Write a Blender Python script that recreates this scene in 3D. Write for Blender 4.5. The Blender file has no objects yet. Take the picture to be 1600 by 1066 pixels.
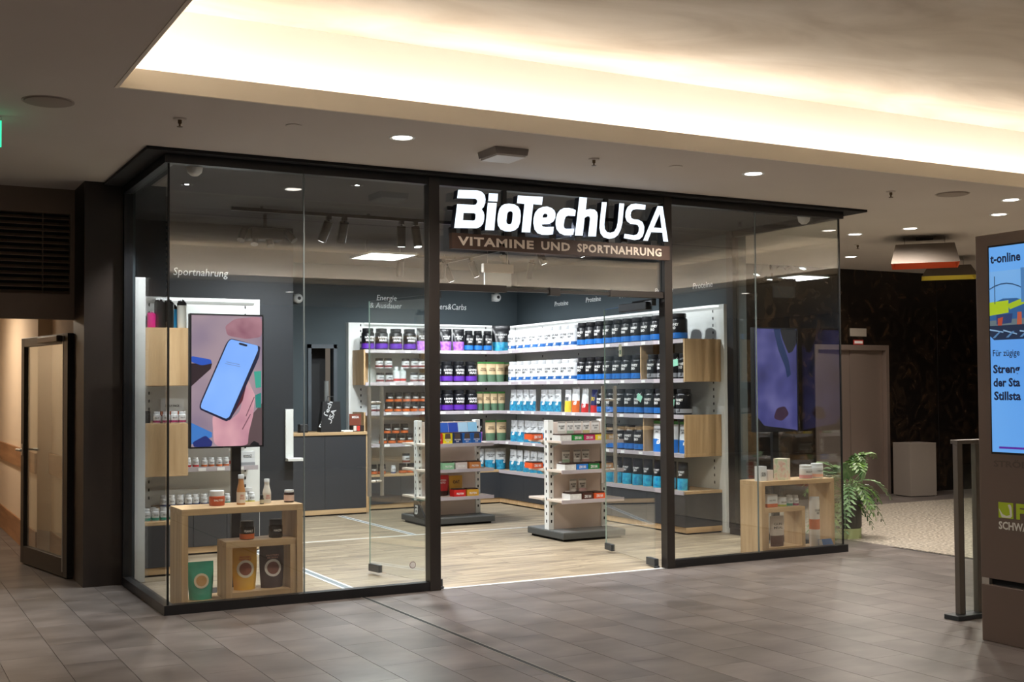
import bpy, math, random
from mathutils import Vector, Matrix
random.seed(7)
S = bpy.context.scene
COL = S.collection
PI = math.pi

# ------------------------------------------------------------------ camera
def rotation(yaw, pitch, roll):
    a, b, c = (math.radians(v) for v in (yaw, pitch, roll))
    f = Vector((math.sin(a)*math.cos(b), math.cos(a)*math.cos(b), math.sin(b)))
    r = Vector((math.cos(a), -math.sin(a), 0)); u = r.cross(f)
    r2 = r*math.cos(c)+u*math.sin(c); u2 = -r*math.sin(c)+u*math.cos(c)
    return r2, u2, f
CAM = Vector((-1.8267, -8.2454, 1.5)); FPX = 1875.05
CR, CU, CF = rotation(28.5137, 1.7416, -0.3634)
cd = bpy.data.cameras.new('camera'); cam = bpy.data.objects.new('camera', cd); COL.objects.link(cam)
cd.sensor_fit = 'HORIZONTAL'; cd.sensor_width = 36; cd.lens = FPX*36/1600
cd.shift_y = (552.04-533)/1600; cd.clip_end = 200
cam.matrix_world = Matrix(((CR.x, CU.x, -CF.x, CAM.x), (CR.y, CU.y, -CF.y, CAM.y), (CR.z, CU.z, -CF.z, CAM.z), (0, 0, 0, 1)))
S.camera = cam

# ------------------------------------------------------------------ world, exposure
w = bpy.data.worlds.new('world'); S.world = w; w.use_nodes = True
bg = w.node_tree.nodes['Background']; bg.inputs[0].default_value = (1.0, .84, .70, 1); bg.inputs[1].default_value = .17
S.view_settings.view_transform = 'Standard'; S.view_settings.look = 'None'
S.view_settings.exposure = 0.0; S.view_settings.gamma = 1.0; S.view_settings.use_curve_mapping = False
S.cycles.transparent_max_bounces = 24
S.cycles.sample_clamp_indirect = 6.0

COVE = 17.0        # strip lights hidden in the ceiling recess
DOWN = 165.0        # mall downlights, W
SPOT = 125.0        # track spots in the shop, W
PANEL = 130.0       # added panel in the shop, W

# ------------------------------------------------------------------ materials
def lin(h):
    if not isinstance(h, str): return tuple(h)
    v = [int(h[i:i+2], 16)/255 for i in (0, 2, 4)]
    return tuple(c/12.92 if c <= .04045 else ((c+.055)/1.055)**2.4 for c in v)
MATS = {}
def mat(name, col, rough=.5, metal=0, emit=0, spec=.5, alpha=None):
    if name in MATS: return MATS[name]
    m = bpy.data.materials.new(name); m.use_nodes = True
    p = m.node_tree.nodes['Principled BSDF']; c = lin(col)
    p.inputs['Base Color'].default_value = (*c, 1); p.inputs['Roughness'].default_value = rough
    p.inputs['Metallic'].default_value = metal; p.inputs['Specular IOR Level'].default_value = spec
    if emit:
        p.inputs['Emission Color'].default_value = (*c, 1); p.inputs['Emission Strength'].default_value = emit
        p.inputs['Base Color'].default_value = (0, 0, 0, 1)
    MATS[name] = m; return m
def noisy(name, c1, c2, scale=(1, 1, 1), nscale=4, detail=6, rough=.5, per_object=.0, bump=0, c3=None, metal=0, spec=.5, lo=.3, hi=.7, space='Object', distort=0):
    """two-tone noise material, with an optional tone shift from object to object"""
    if name in MATS: return MATS[name]
    m = bpy.data.materials.new(name); m.use_nodes = True; n = m.node_tree.nodes; l = m.node_tree.links
    p = n['Principled BSDF']; p.inputs['Roughness'].default_value = rough; p.inputs['Metallic'].default_value = metal
    p.inputs['Specular IOR Level'].default_value = spec
    tc = n.new('ShaderNodeTexCoord'); mp = n.new('ShaderNodeMapping'); mp.inputs['Scale'].default_value = scale
    nz = n.new('ShaderNodeTexNoise'); nz.inputs['Scale'].default_value = nscale; nz.inputs['Detail'].default_value = detail
    nz.inputs['Distortion'].default_value = distort
    rp = n.new('ShaderNodeValToRGB'); rp.color_ramp.elements[0].position = lo; rp.color_ramp.elements[1].position = hi
    rp.color_ramp.elements[0].color = (*lin(c1), 1); rp.color_ramp.elements[1].color = (*lin(c2), 1)
    if c3:
        e = rp.color_ramp.elements.new((lo+hi)/2); e.color = (*lin(c3), 1)
    l.new(tc.outputs[space], mp.inputs[0]); l.new(mp.outputs[0], nz.inputs[0]); l.new(nz.outputs[0], rp.inputs[0])
    out = rp.outputs[0]
    if per_object:
        oi = n.new('ShaderNodeObjectInfo')
        cb = n.new('ShaderNodeVectorMath'); cb.operation = 'SCALE'; cb.inputs[0].default_value = (37, 53, 71)
        l.new(oi.outputs['Random'], cb.inputs['Scale']); l.new(cb.outputs[0], mp.inputs['Location'])
        mr = n.new('ShaderNodeMapRange'); mr.inputs[3].default_value = 1-per_object; mr.inputs[4].default_value = 1+per_object
        l.new(oi.outputs['Random'], mr.inputs[0])
        mx = n.new('ShaderNodeVectorMath'); mx.operation = 'SCALE'
        l.new(out, mx.inputs[0]); l.new(mr.outputs[0], mx.inputs['Scale']); out = mx.outputs[0]
    l.new(out, p.inputs['Base Color'])
    if bump:
        b = n.new('ShaderNodeBump'); b.inputs['Strength'].default_value = bump; b.inputs['Distance'].default_value = .01
        l.new(nz.outputs[0], b.inputs['Height']); l.new(b.outputs[0], p.inputs['Normal'])
    MATS[name] = m; return m
def glass(name, tint, ior=1.6):
    """clear sheet: passes light straight on, mirrors by Fresnel on both faces"""
    if name in MATS: return MATS[name]
    m = bpy.data.materials.new(name); m.use_nodes = True; n = m.node_tree.nodes; l = m.node_tree.links
    n.remove(n['Principled BSDF']); out = n['Material Output']
    tr = n.new('ShaderNodeBsdfTransparent'); tr.inputs[0].default_value = (*tint, 1)
    gl = n.new('ShaderNodeBsdfGlossy'); gl.inputs['Roughness'].default_value = 0.0; gl.inputs[0].default_value = (1, 1, 1, 1)
    fr = n.new('ShaderNodeFresnel'); ge = n.new('ShaderNodeNewGeometry')
    mr = n.new('ShaderNodeMapRange'); mr.inputs[3].default_value = ior; mr.inputs[4].default_value = 1/ior
    mx = n.new('ShaderNodeMixShader')
    l.new(ge.outputs['Backfacing'], mr.inputs[0]); l.new(mr.outputs[0], fr.inputs[0])
    l.new(fr.outputs[0], mx.inputs[0]); l.new(tr.outputs[0], mx.inputs[1]); l.new(gl.outputs[0], mx.inputs[2])
    l.new(mx.outputs[0], out.inputs[0]); MATS[name] = m; return m

M_glass = glass('shop_glass', (.965, .98, .972), 1.72)
M_clear = glass('clear_glass', (.93, .97, .95), 1.5)
M_black = mat('black_metal', '17171a', .38)
M_frame = mat('dark_bronze', '2a2522', .42)
M_tile = noisy('stone_tile', '554e4a', '7d7571', (1, 1.6, 1), 2.2, 10, .36, .04, .03, spec=.5)
M_grout = mat('grout', '332f2d', .9)
M_plank = noisy('oak_plank', '74685a', 'b8a98e', (.9, 14, 1), 2.2, 7, .42, .12, .02, c3='9c8d76', distort=.3)
M_oak = noisy('oak_board', 'b08f66', 'cdae84', (9, 9, .7), 2.0, 5, .5, .05)
M_oakh = noisy('oak_board_flat', 'b08f66', 'cdae84', (.7, 9, 9), 2.0, 5, .5, .05)
M_ceil = noisy('painted_ceiling', 'c9c0b7', 'd0c8bf', (1, 1, 1), .7, 4, .85)
M_cove = mat('cove_white', 'f2ece4', .8)
M_conc = noisy('concrete_soffit', 'c9bca9', 'efe6d8', (.5, 1.3, 1), 1.3, 12, .75, 0, .25, c3='e0d5c4', distort=1.0)
M_shopceil = mat('shop_ceiling_black', '1b1b1d', .8)
M_wallgrey = mat('slate_wall', '3b464b', .7)
M_walldark = mat('charcoal_wall', '24272c', .7)
M_white = mat('white_metal', 'e9ebe8', .45)
M_shelf = mat('shelf_grey', 'c9c6c6', .5)
M_cream = mat('cream_panel', 'd5c6bb', .6)
M_char = mat('charcoal_laminate', '35373b', .5)
M_slot = mat('slot_black', '0c0c0d', .8)
M_steel = mat('brushed_steel', 'bdb8b0', .42, .65)
M_alu = mat('aluminium_strip', 'f0f3f4', .4, .1)
M_dsteel = mat('dark_steel', '4a4e52', .4, .7)
M_brown = noisy('brown_stone', '211814', '2e231c', (1, 1, .6), 3, 6, .45)
M_marble = noisy('dark_marble', '14100e', '4a3828', (1, 1, 1), 3.5, 15, .25, 0, 0, lo=.46, hi=.92, distort=2.0)
M_elev = mat('bronze_lift_door', '8f7f76', .36, .5)
M_terr = noisy('terrazzo', '70695f', 'cfc6b8', (1, 1, 1), 34, 4, .35, 0, 0, c3='a39a8c', lo=.36, hi=.64)
M_corr = mat('corridor_wall', 'd3bea6', .8)
M_rail = noisy('handrail_oak', '8a6242', 'a87c56', (1, .4, 6), 3, 5, .5)
M_kiosk = mat('kiosk_taupe', '6e5f56', .4, .35)
M_txtw = mat('print_white', 'f2f2f0', .6)
M_txtk = mat('print_black', '1c1d20', .6)
M_led = mat('lamp_glow', (1.0, .93, .84), emit=9)
M_ledc = mat('lamp_glow_cool', (.93, .97, 1.0), emit=14)

# ------------------------------------------------------------------ mesh helpers
class MB:
    def __init__(s): s.v = []; s.f = []
    def add(s, vs, fs):
        o = len(s.v); s.v += [tuple(x) for x in vs]; s.f += [tuple(i+o for i in f) for f in fs]; return s
    def box(s, x0, x1, y0, y1, z0, z1):
        return s.add([(x0, y0, z0), (x1, y0, z0), (x1, y1, z0), (x0, y1, z0), (x0, y0, z1), (x1, y0, z1), (x1, y1, z1), (x0, y1, z1)],
                     [(0, 3, 2, 1), (4, 5, 6, 7), (0, 1, 5, 4), (1, 2, 6, 5), (2, 3, 7, 6), (3, 0, 4, 7)])
    def prism(s, poly, axis, a, b):
        """2D polygon pushed along an axis: 'y' takes (x,z), 'x' takes (y,z), 'z' takes (x,y)"""
        def P(p, t): return {'y': (p[0], t, p[1]), 'x': (t, p[0], p[1]), 'z': (p[0], p[1], t)}[axis]
        n = len(poly); vs = [P(p, a) for p in poly]+[P(p, b) for p in poly]
        return s.add(vs, [tuple(range(n))[::-1], tuple(range(n, 2*n))]+[(i, (i+1) % n, n+(i+1) % n, n+i) for i in range(n)])
    def lathe(s, prof, seg=20, c=(0, 0, 0), cap=True):
        vs = []; fs = []; k = len(prof)
        for r, z in prof:
            for i in range(seg):
                a = 2*PI*i/seg; vs.append((c[0]+r*math.cos(a), c[1]+r*math.sin(a), c[2]+z))
        for j in range(k-1):
            for i in range(seg):
                i2 = (i+1) % seg; fs.append((j*seg+i, j*seg+i2, (j+1)*seg+i2, (j+1)*seg+i))
        if cap: fs.append(tuple(range(seg))[::-1]); fs.append(tuple((k-1)*seg+i for i in range(seg)))
        return s.add(vs, fs)
    def tube(s, pts, r, seg=10):
        pts = [Vector(p) for p in pts]; vs = []; fs = []
        for i, p in enumerate(pts):
            d = (pts[min(i+1, len(pts)-1)]-pts[max(i-1, 0)]).normalized()
            a = d.orthogonal().normalized() if abs(d.z) < .9 else Vector((1, 0, 0)); a = (a-d*a.dot(d)).normalized(); b = d.cross(a)
            rr = r[i] if isinstance(r, (list, tuple)) else r
            for k in range(seg):
                t = 2*PI*k/seg; vs.append(p+a*rr*math.cos(t)+b*rr*math.sin(t))
        for i in range(len(pts)-1):
            for k in range(seg):
                k2 = (k+1) % seg; fs.append((i*seg+k, i*seg+k2, (i+1)*seg+k2, (i+1)*seg+k))
        fs.append(tuple(range(seg))[::-1]); fs.append(tuple((len(pts)-1)*seg+k for k in range(seg)))
        return s.add(vs, fs)
    def mesh(s, name, m, smooth=None):
        me = bpy.data.meshes.new(name); me.from_pydata(s.v, [], s.f)
        if m: me.materials.append(m)
        if smooth:
            me.polygons.foreach_set('use_smooth', [True]*len(me.polygons)); me.set_sharp_from_angle(angle=math.radians(smooth))
        me.update(); return me
def box(*a): return MB().box(*a)
def link(name, data, parent=None, loc=None, rotz=0):
    o = bpy.data.objects.new(name, data); COL.objects.link(o)
    if parent is not None: o.parent = parent
    if loc: o.location = loc
    if rotz: o.rotation_euler = (0, 0, rotz)
    return o
def obj(name, mb, m, parent=None, loc=None, rotz=0, smooth=None, bevel=0):
    me = mb if isinstance(mb, bpy.types.Mesh) else mb.mesh(name, m, smooth)
    o = link(name, me, parent, loc, rotz)
    if bevel:
        b = o.modifiers.new('bevel', 'BEVEL'); b.width = bevel; b.segments = 2; b.limit_method = 'ANGLE'
    return o
def tag(o, label, cat, group=None):
    o['label'] = label; o['category'] = cat
    if group: o['group'] = group
    return o
def thing(name, label, cat, loc=(0, 0, 0), rotz=0, group=None):
    return tag(link(name, None, None, loc, rotz), label, cat, group)
def struct(o): o['kind'] = 'structure'; return o
def hold(name, loc=(0, 0, 0)): return struct(link(name, None, None, loc))

# text ------------------------------------------------------------------
_tc = {}
def glyphs(s, bold=0., spacing=1., line=1.):
    """outline mesh of a line of lettering, scaled to a unit box centred on x, from z 0 to 1: ([(u,v)], faces, aspect)"""
    k = (s, bold, spacing, line)
    if k not in _tc:
        c = bpy.data.curves.new('lettering', 'FONT'); c.body = s; c.resolution_u = 2; c.fill_mode = 'FRONT'; c.align_x = 'CENTER'
        c.offset = bold; c.space_character = spacing; c.space_line = line
        o = bpy.data.objects.new('lettering', c); me = bpy.data.meshes.new_from_object(o)
        vs = [(v.co.x, v.co.y) for v in me.vertices]; fs = [tuple(p.vertices) for p in me.polygons]
        bpy.data.objects.remove(o); bpy.data.curves.remove(c); bpy.data.meshes.remove(me)
        x0, x1 = min(v[0] for v in vs), max(v[0] for v in vs); y0, y1 = min(v[1] for v in vs), max(v[1] for v in vs)
        _tc[k] = ([((x-(x0+x1)/2)/(x1-x0), (y-y0)/(y1-y0)) for x, y in vs], fs, (x1-x0)/(y1-y0))
    return _tc[k]
def flat_text(s, w_, h_, bold=0., shear=0., spacing=1., line=1., th=0):
    """lettering in the xz plane facing -y; th gives raised letters"""
    uv, fs, _ = glyphs(s, bold, spacing, line); mb = MB()
    vs = [(u*w_+shear*v*h_, 0, v*h_) for u, v in uv]
    mb.add(vs, fs)
    if th:
        n = len(vs); mb.v = [(x, -th, z) for x, y, z in vs]+[(x, 0, z) for x, y, z in vs]
        cnt = {}
        for f in fs:
            for i in range(len(f)):
                e = (f[i], f[(i+1) % len(f)]); cnt[e] = 1
        mb.f = list(fs)+[(a, a+n, b+n, b) for (a, b) in cnt if (b, a) not in cnt]
    return mb
# the round-cornered emblem printed on the goods
EMB = [((0, 0), (.62, 0), (.8, .1), (.88, .62), (.82, .8), (.9, .86), (.88, 1), (.2, 1), (.17, .84), (.6, .84), (.58, .66), (.26, .66), (.08, .52)),
       ((.27, .2), (.5, .2), (.54, .47), (.32, .47))]
def emblem(size):
    c = bpy.data.curves.new('emblem', 'CURVE'); c.dimensions = '2D'; c.fill_mode = 'FRONT'
    for P in EMB:
        sp = c.splines.new('POLY'); sp.points.add(len(P)-1); sp.use_cyclic_u = True
        for i, (x, y) in enumerate(P): sp.points[i].co = (x, y, 0, 1)
    o = bpy.data.objects.new('emblem', c); me = bpy.data.meshes.new_from_object(o)
    r = MB(); r.add([((v.co.x-.44)*size, 0, v.co.y*size) for v in me.vertices], [tuple(p.vertices) for p in me.polygons])
    bpy.data.objects.remove(o); return r
# ------------------------------------------------------------------ ceiling and recess
ZC = 3.14; RX0, RX1, RY0, RY1 = -.62, 10.7, -9.5, -1.62
ceil = struct(obj('ceiling', MB().box(-9, 17, RY1, 4.3, ZC, ZC+.02).box(-9, RX0, -14, RY1, ZC, ZC+.02).box(RX1, 17, -14, RY1, ZC, ZC+.02)
              .box(RX0, RX1, -14, RY0, ZC, ZC+.02).box(-9, 17, 4.3, 9, ZC, ZC+.02), M_ceil))
rec = hold('ceiling_recess')
obj('cove_lip', MB().box(RX0, RX1, RY1-.006, RY1+.015, ZC-.002, 3.25).box(RX0-.02, RX0, RY0, RY1+.02, ZC-.004, 3.25).box(RX1, RX1+.02, RY0, RY1+.02, ZC-.004, 3.25)
    .box(RX0, RX1, RY0-.02, RY0, ZC-.004, 3.25), mat('cove_lip_paint', 'f3ead9', .8), rec)
G = .32
obj('cove_wall', MB().box(RX0-G, RX1+G, RY1+G, RY1+G+.03, ZC+.02, 3.7).box(RX0-G-.03, RX0-G, RY0-G, RY1+G, ZC+.02, 3.7)
    .box(RX1+G, RX1+G+.03, RY0-G, RY1+G, ZC+.02, 3.7).box(RX0-G, RX1+G, RY0-G-.03, RY0-G, ZC+.02, 3.7), M_cove, rec)
obj('concrete_slab', box(RX0-G-.05, RX1+G+.05, RY0-G-.05, RY1+G+.05, 3.7, 3.75), M_conc, rec)
for yy in (-3.9, -6.6):
    obj('slab_joint', box(RX0-G, RX1+G, yy, yy+.012, 3.694, 3.702), mat('joint_brown', '8b7a66', .9), rec)  # joint line darker than the slab
M_strip = mat('cove_strip', (1.0, .92, .82), emit=COVE)
obj('light_strip', MB().box(RX0-.12, RX1+.12, RY1+.14, RY1+.20, ZC+.072, ZC+.09).box(RX0-.20, RX0-.14, RY0, RY1+.1, ZC+.072, ZC+.09)
    .box(RX1+.14, RX1+.20, RY0, RY1+.1, ZC+.072, ZC+.09).box(RX0-.12, RX1+.12, RY0-.20, RY0-.14, ZC+.072, ZC+.09), M_strip, rec)

# ------------------------------------------------------------------ mall floor
def in_view(x, y, z=0, m=20):
    d = Vector((x, y, z))-CAM; k = d.dot(CF)
    if k < .5: return None
    px = 800+FPX*d.dot(CR)/k; py = 552-FPX*d.dot(CU)/k
    return k if -m < px < 1600+m and -m < py < 1066+m else None
floor = struct(obj('floor', MB().box(-9, 6.75, -14, 0, -.06, -.006).box(-9, 0, 0, 9, -.06, -.006), M_grout))
TW, TL, gp = .30, .60, .0016
tm = box(-TW/2+gp, TW/2-gp, -TL/2+.0008, TL/2-.0008, -.012, 0).mesh('tile', M_tile)
near = []; far = []
for i in range(-28, 25):
    x = -.53+.15+TW*i
    for j in range(-24, 16):
        y = TL*(j+.5)-.32+(.3 if i % 2 else 0)
        if x+.15 > 6.76: continue
        if y+TL/2 > 0 and x+TW/2 > -.0 and y-TL/2 < 0:
            far.append((x, y, 'cut')); continue
        if y > 0 and x+TW/2 > -.026:
            if x-TW/2 < -.05 and y-TL/2 < 1.5: far.append((x, y, 'side'))
            continue
        k = in_view(x, y)
        hidden = y > 2 and x < -.7 or y > 4
        if k and not hidden: near.append((k, x, y))
        else: far.append((x, y, ''))
near.sort()
for k, x, y in near[:290]: obj('tile', tm, None, floor, (x, y, 0))
fm = MB()
cut = []
for x, y in [(a, b) for _, a, b in near[290:]]+[(a, b) for a, b, c in far if not c]:
    if -9 < x < 6.7 and -14 < y < 8.5: fm.box(x-TW/2+gp, x+TW/2-gp, y-TL/2+gp, y+TL/2-gp, -.012, 0)
st = obj('tile_field', fm, M_tile, floor); st['kind'] = 'stuff'
for x, y, c in far:
    if c == 'side': obj('tile', box(x-TW/2+gp, -.026, y-TL/2+gp, min(y+TL/2-gp, 1.49), -.012, 0).mesh('tile', M_tile), None, floor)
    if c == 'cut' and x-TW/2 < -.05: obj('tile', box(x-TW/2+gp, -.026, 0, y+TL/2-.0008, -.012, 0).mesh('tile', M_tile), None, floor)
    if c == 'cut' and y-TL/2 < -.02:
        obj('tile', box(x-TW/2+gp, x+TW/2-gp, y-TL/2+gp, -.002, -.012, 0).mesh('tile', M_tile), None, floor)
struct(obj('floor_terrazzo', MB().box(6.75, 17, -14, 3.1, -.06, 0), M_terr))
struct(obj('floor_lift_lobby', MB().box(6.3, 17, 3.1, 4.3, -.06, 0).box(6.15, 6.75, 0, 3.1, -.06, 0), M_tile))
t = struct(obj('trim_1', MB().box(1.379, 1.383, -14, -.03, -.004, .002).box(1.413, 1.417, -14, -.03, -.004, .002), M_steel))
obj('joint_filler', box(1.383, 1.413, -14, -.03, -.004, .0014), mat('rubber_black', '141516', .7), t)

# ------------------------------------------------------------------ shop shell
shop = struct(obj('floor_shop', box(-.02, 6.16, 0, 6.4, -.06, -.006), M_grout))
PW, PL = .185, 1.25
pm = box(-PL/2+.0008, PL/2-.0008, -PW/2+.0008, PW/2-.0008, -.01, .001).mesh('plank', M_plank)
for j in range(35):
    y = .0+PW*(j+.5); off = random.choice([0, .42, .83, .2, .62])
    for i in range(-1, 6):
        x0 = PL*i-off; x1 = x0+PL
        x0c, x1c = max(x0, .0), min(x1, 6.15)
        if x1c-x0c < .08 or y > 6.35: continue
        if x0c == x0 and x1c == x1: obj('plank', pm, None, shop, ((x0+x1)/2, y, 0))
        else: obj('plank', box(-(x1c-x0c)/2+.0008, (x1c-x0c)/2-.0008, -PW/2+.0008, PW/2-.0008, -.01, .001).mesh('plank', M_plank), None, shop, ((x0c+x1c)/2, y, 0))
for k, (a, b, c, d) in enumerate([(1.395, 1.415, .1, 3.19), (1.465, 1.485, .1, 3.19), (3.20, 3.215, 3.2, 5.4), (3.25, 3.265, 3.2, 5.4), (1.4, 5.55, 3.19, 3.215), (2.03, 4.08, -.015, .02)]):
    struct(obj('trim_%d' % (k+2), box(a, b, c, d, .0, .0045), M_alu))
struct(obj('trim_8', box(1.415, 1.465, .1, 3.19, 0, .0025), mat('channel_grey', '7d878c', .5)))
struct(obj('trim_9', box(3.215, 3.25, 3.2, 5.4, 0, .0025), MATS['channel_grey']))
struct(obj('ceiling_shop', MB().box(-.165, 6.33, -.12, 6.5, 3.118, 3.1395), M_shopceil))
struct(obj('wall_back', MB().box(1.95, 3.165, 6.3, 6.42, 0, 3.118).box(3.48, 6.3, 6.3, 6.42, 0, 3.118).box(3.165, 3.48, 6.3, 6.42, 2.05, 3.118), M_wallgrey))
struct(obj('wall_long', box(6.16, 6.3, 1.58, 6.42, 0, 3.118), M_wallgrey))
struct(obj('wall_storage', MB().box(.0, 1.95, 3.26, 3.36, 0, 3.118).box(1.85, 1.95, 3.36, 6.42, 0, 3.118), M_walldark))
struct(obj('wall_entry_side', MB().box(-.02, .08, 1.5, 3.26, 0, 3.118), M_wallgrey))
struct(obj('baseboard_storage', box(1.6, 1.95, 3.24, 3.26, .02, .09), M_oakh))
# doorway behind the counter
d3 = hold('door_3')
obj('door_frame', MB().box(3.13, 3.175, 6.26, 6.32, 1.0, 2.09).box(3.47, 3.515, 6.26, 6.32, 1.0, 2.09).box(3.13, 3.515, 6.26, 6.32, 2.04, 2.09), mat('frame_slate', '4a5158', .5), d3)
obj('doorway_dark', box(3.165, 3.48, 6.6, 6.64, 0, 2.06), mat('opening_black', '15171b', .6), d3)  # black slab painting the darkness inside the doorway
obj('inner_wall', MB().box(3.165, 3.2, 6.42, 6.6, 0, 2.06), M_walldark, d3)

# ------------------------------------------------------------------ shop front
def pane(parent, a): return obj('pane', box(*a), M_glass, parent)
GZ0, GZ1 = .05, 3.062; GT = .012
w1 = hold('window_1')
for x0, x1 in ((.0, .958), (.966, 1.925)): pane(w1, (x0+(.012 if x0 == 0 else 0), x1, 0, GT, GZ0, GZ1))
obj('bottom_rail', box(-.025, 1.93, -.03, .045, 0, .065), M_black, w1)
obj('top_rail', box(-.025, 1.93, -.03, .045, 3.055, 3.118), M_black, w1)
obj('glass_joint', box(.958, .966, 0, GT, GZ0, GZ1), mat('silicone', '707b7c', .4), w1)
obj('glass_joint', box(-.001, .012, -.001, .013, GZ0, GZ1), mat('silicone_black', '0b0d0e', .5), w1)
w2 = hold('window_2')
pane(w2, (0, GT, .013, 1.42, GZ0, GZ1))
obj('bottom_rail', box(-.025, .045, .045, 1.45, 0, .065), M_black, w2)
obj('top_rail', box(-.025, .045, .045, 1.45, 3.055, 3.118), M_black, w2)
obj('end_post', box(-.02, .045, 1.42, 1.5, 0, 3.118), M_black, w2)
w3 = hold('window_3')
for x0, x1 in ((4.172, 5.100), (5.108, 6.084)): pane(w3, (x0, x1, 0, GT, GZ0, GZ1))
obj('bottom_rail', box(4.17, 6.12, -.03, .045, 0, .065), M_black, w3)
obj('top_rail', box(4.17, 6.12, -.03, .045, 3.055, 3.118), M_black, w3)
obj('glass_joint', box(5.100, 5.108, 0, GT, GZ0, GZ1), MATS['silicone'], w3)
obj('glass_joint', box(6.084, 6.097, -.001, .013, GZ0, GZ1), MATS['silicone_black'], w3)
w4 = hold('window_4')
pane(w4, (6.084, 6.096, .013, 1.48, GZ0, GZ1))
obj('bottom_rail', box(6.05, 6.12, .045, 1.58, 0, .065), M_black, w4)
obj('top_rail', box(6.05, 6.12, .045, 1.58, 3.055, 3.118), M_black, w4)
obj('end_post', box(6.04, 6.12, 1.48, 1.58, .065, 3.118), M_black, w4)
w5 = hold('window_5')
obj('post', box(1.925, 2.015, -.04, .05, 0, 3.118), M_frame, w5, bevel=.004)
obj('post', box(4.093, 4.172, -.04, .05, 0, 3.118), M_frame, w5, bevel=.004)
obj('lintel', box(2.015, 4.093, -.03, .045, 3.055, 3.118), M_black, w5)
obj('pane', box(2.015, 4.093, 0, GT, 2.29, 3.056), M_glass, w5)
obj('transom_bar', box(2.015, 4.093, -.012, .024, 2.268, 2.292), M_frame, w5)
for a, b in ((2.015, 2.60), (2.99, 3.09), (3.56, 4.093)):
    obj('patch_fitting', box(a, b, -.02, .032, 2.248 if b-a < .2 else 2.258, 2.312), M_frame, w5, bevel=.003)
# door leaves, swung into the shop
def leaf(name, hinge, end, sticker=False):
    hx, hy = hinge; L = math.hypot(end[0]-hx, end[1]-hy); a = math.atan2(end[1]-hy, end[0]-hx)
    d = struct(link(name, None, None, (hx, hy, 0), a))
    obj('pane', box(.03, L, -.005, .005, .03, 2.235), M_glass, d)
    obj('pane_edge', box(L, L+.003, -.005, .005, .03, 2.235), mat('glass_edge', '9fb8ae', .2), d)
    obj('floor_hinge', MB().box(.0, .17, -.02, .02, .012, .075).lathe([(.025, 0), (.025, .02)], 12), M_dsteel, d, bevel=.004)
    obj('top_hinge', box(.0, .17, -.02, .02, 2.2, 2.25), M_dsteel, d, bevel=.004)
    lk = obj('lock_clamp', box(L-.16, L, -.018, .018, .025, .085), M_dsteel, d, bevel=.004)
    obj('lock_cylinder', MB().lathe([(.014, 0), (.014, .044)], 12).mesh('lock_cylinder', M_steel, 30), None, lk, (L-.06, 0, .033))
    h = None
    for s in (-1, 1):
        hb = obj('handle', MB().tube([(L-.09, s*.06, .64), (L-.09, s*.06, 1.53)], .0165, 12), M_steel, d, smooth=40)
        obj('handle_spacer', MB().tube([(L-.09, s*.06, 1.40), (L-.09, s*.004, 1.40)], .011, 8).tube([(L-.09, s*.06, .76), (L-.09, s*.004, .76)], .011, 8), M_steel, hb, smooth=40)
    return d
leaf('door_1', (2.035, .01), (1.86, 1.0))
leaf('door_2', (4.045, .05), (4.232, 1.11))
ds_ = bpy.data.objects['door_2']
stk2 = obj('door_sticker', box(.67, .735, .0052, .0062, 1.79, 1.90), mat('sticker_cream', 'd9dcc0', .6), ds_); obj('sticker_mark', box(.685, .72, .0062, .0068, 1.81, 1.85), mat('sticker_green', '5a7a58', .6), stk2)
cl = thing('door_closer', 'dark overhead closer arm at the hinge side of the open glass door', 'door closer', (4.07, .06, 2.21))
obj('body', box(-.06, .0, .06, .48, -.04, .03), M_dsteel, cl, bevel=.006)
obj('arm', MB().tube([(-.03, .3, .035), (.01, .02, .05)], .01, 8), M_dsteel, cl)
stk = tag(obj('no_entry_sticker', MB().lathe([(.026, 0), (.026, .0012)], 24), mat('sticker_grey', '9b8a88', .6), None, (1.80, -.0005, .20)), 'small round grey sticker low on the front glass near the entrance post', 'sticker')
stk.rotation_euler = (PI/2, 0, 0)
r_ = obj('ring', MB().lathe([(.021, .0013), (.021, .0018)], 24), M_txtw, stk)
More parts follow.
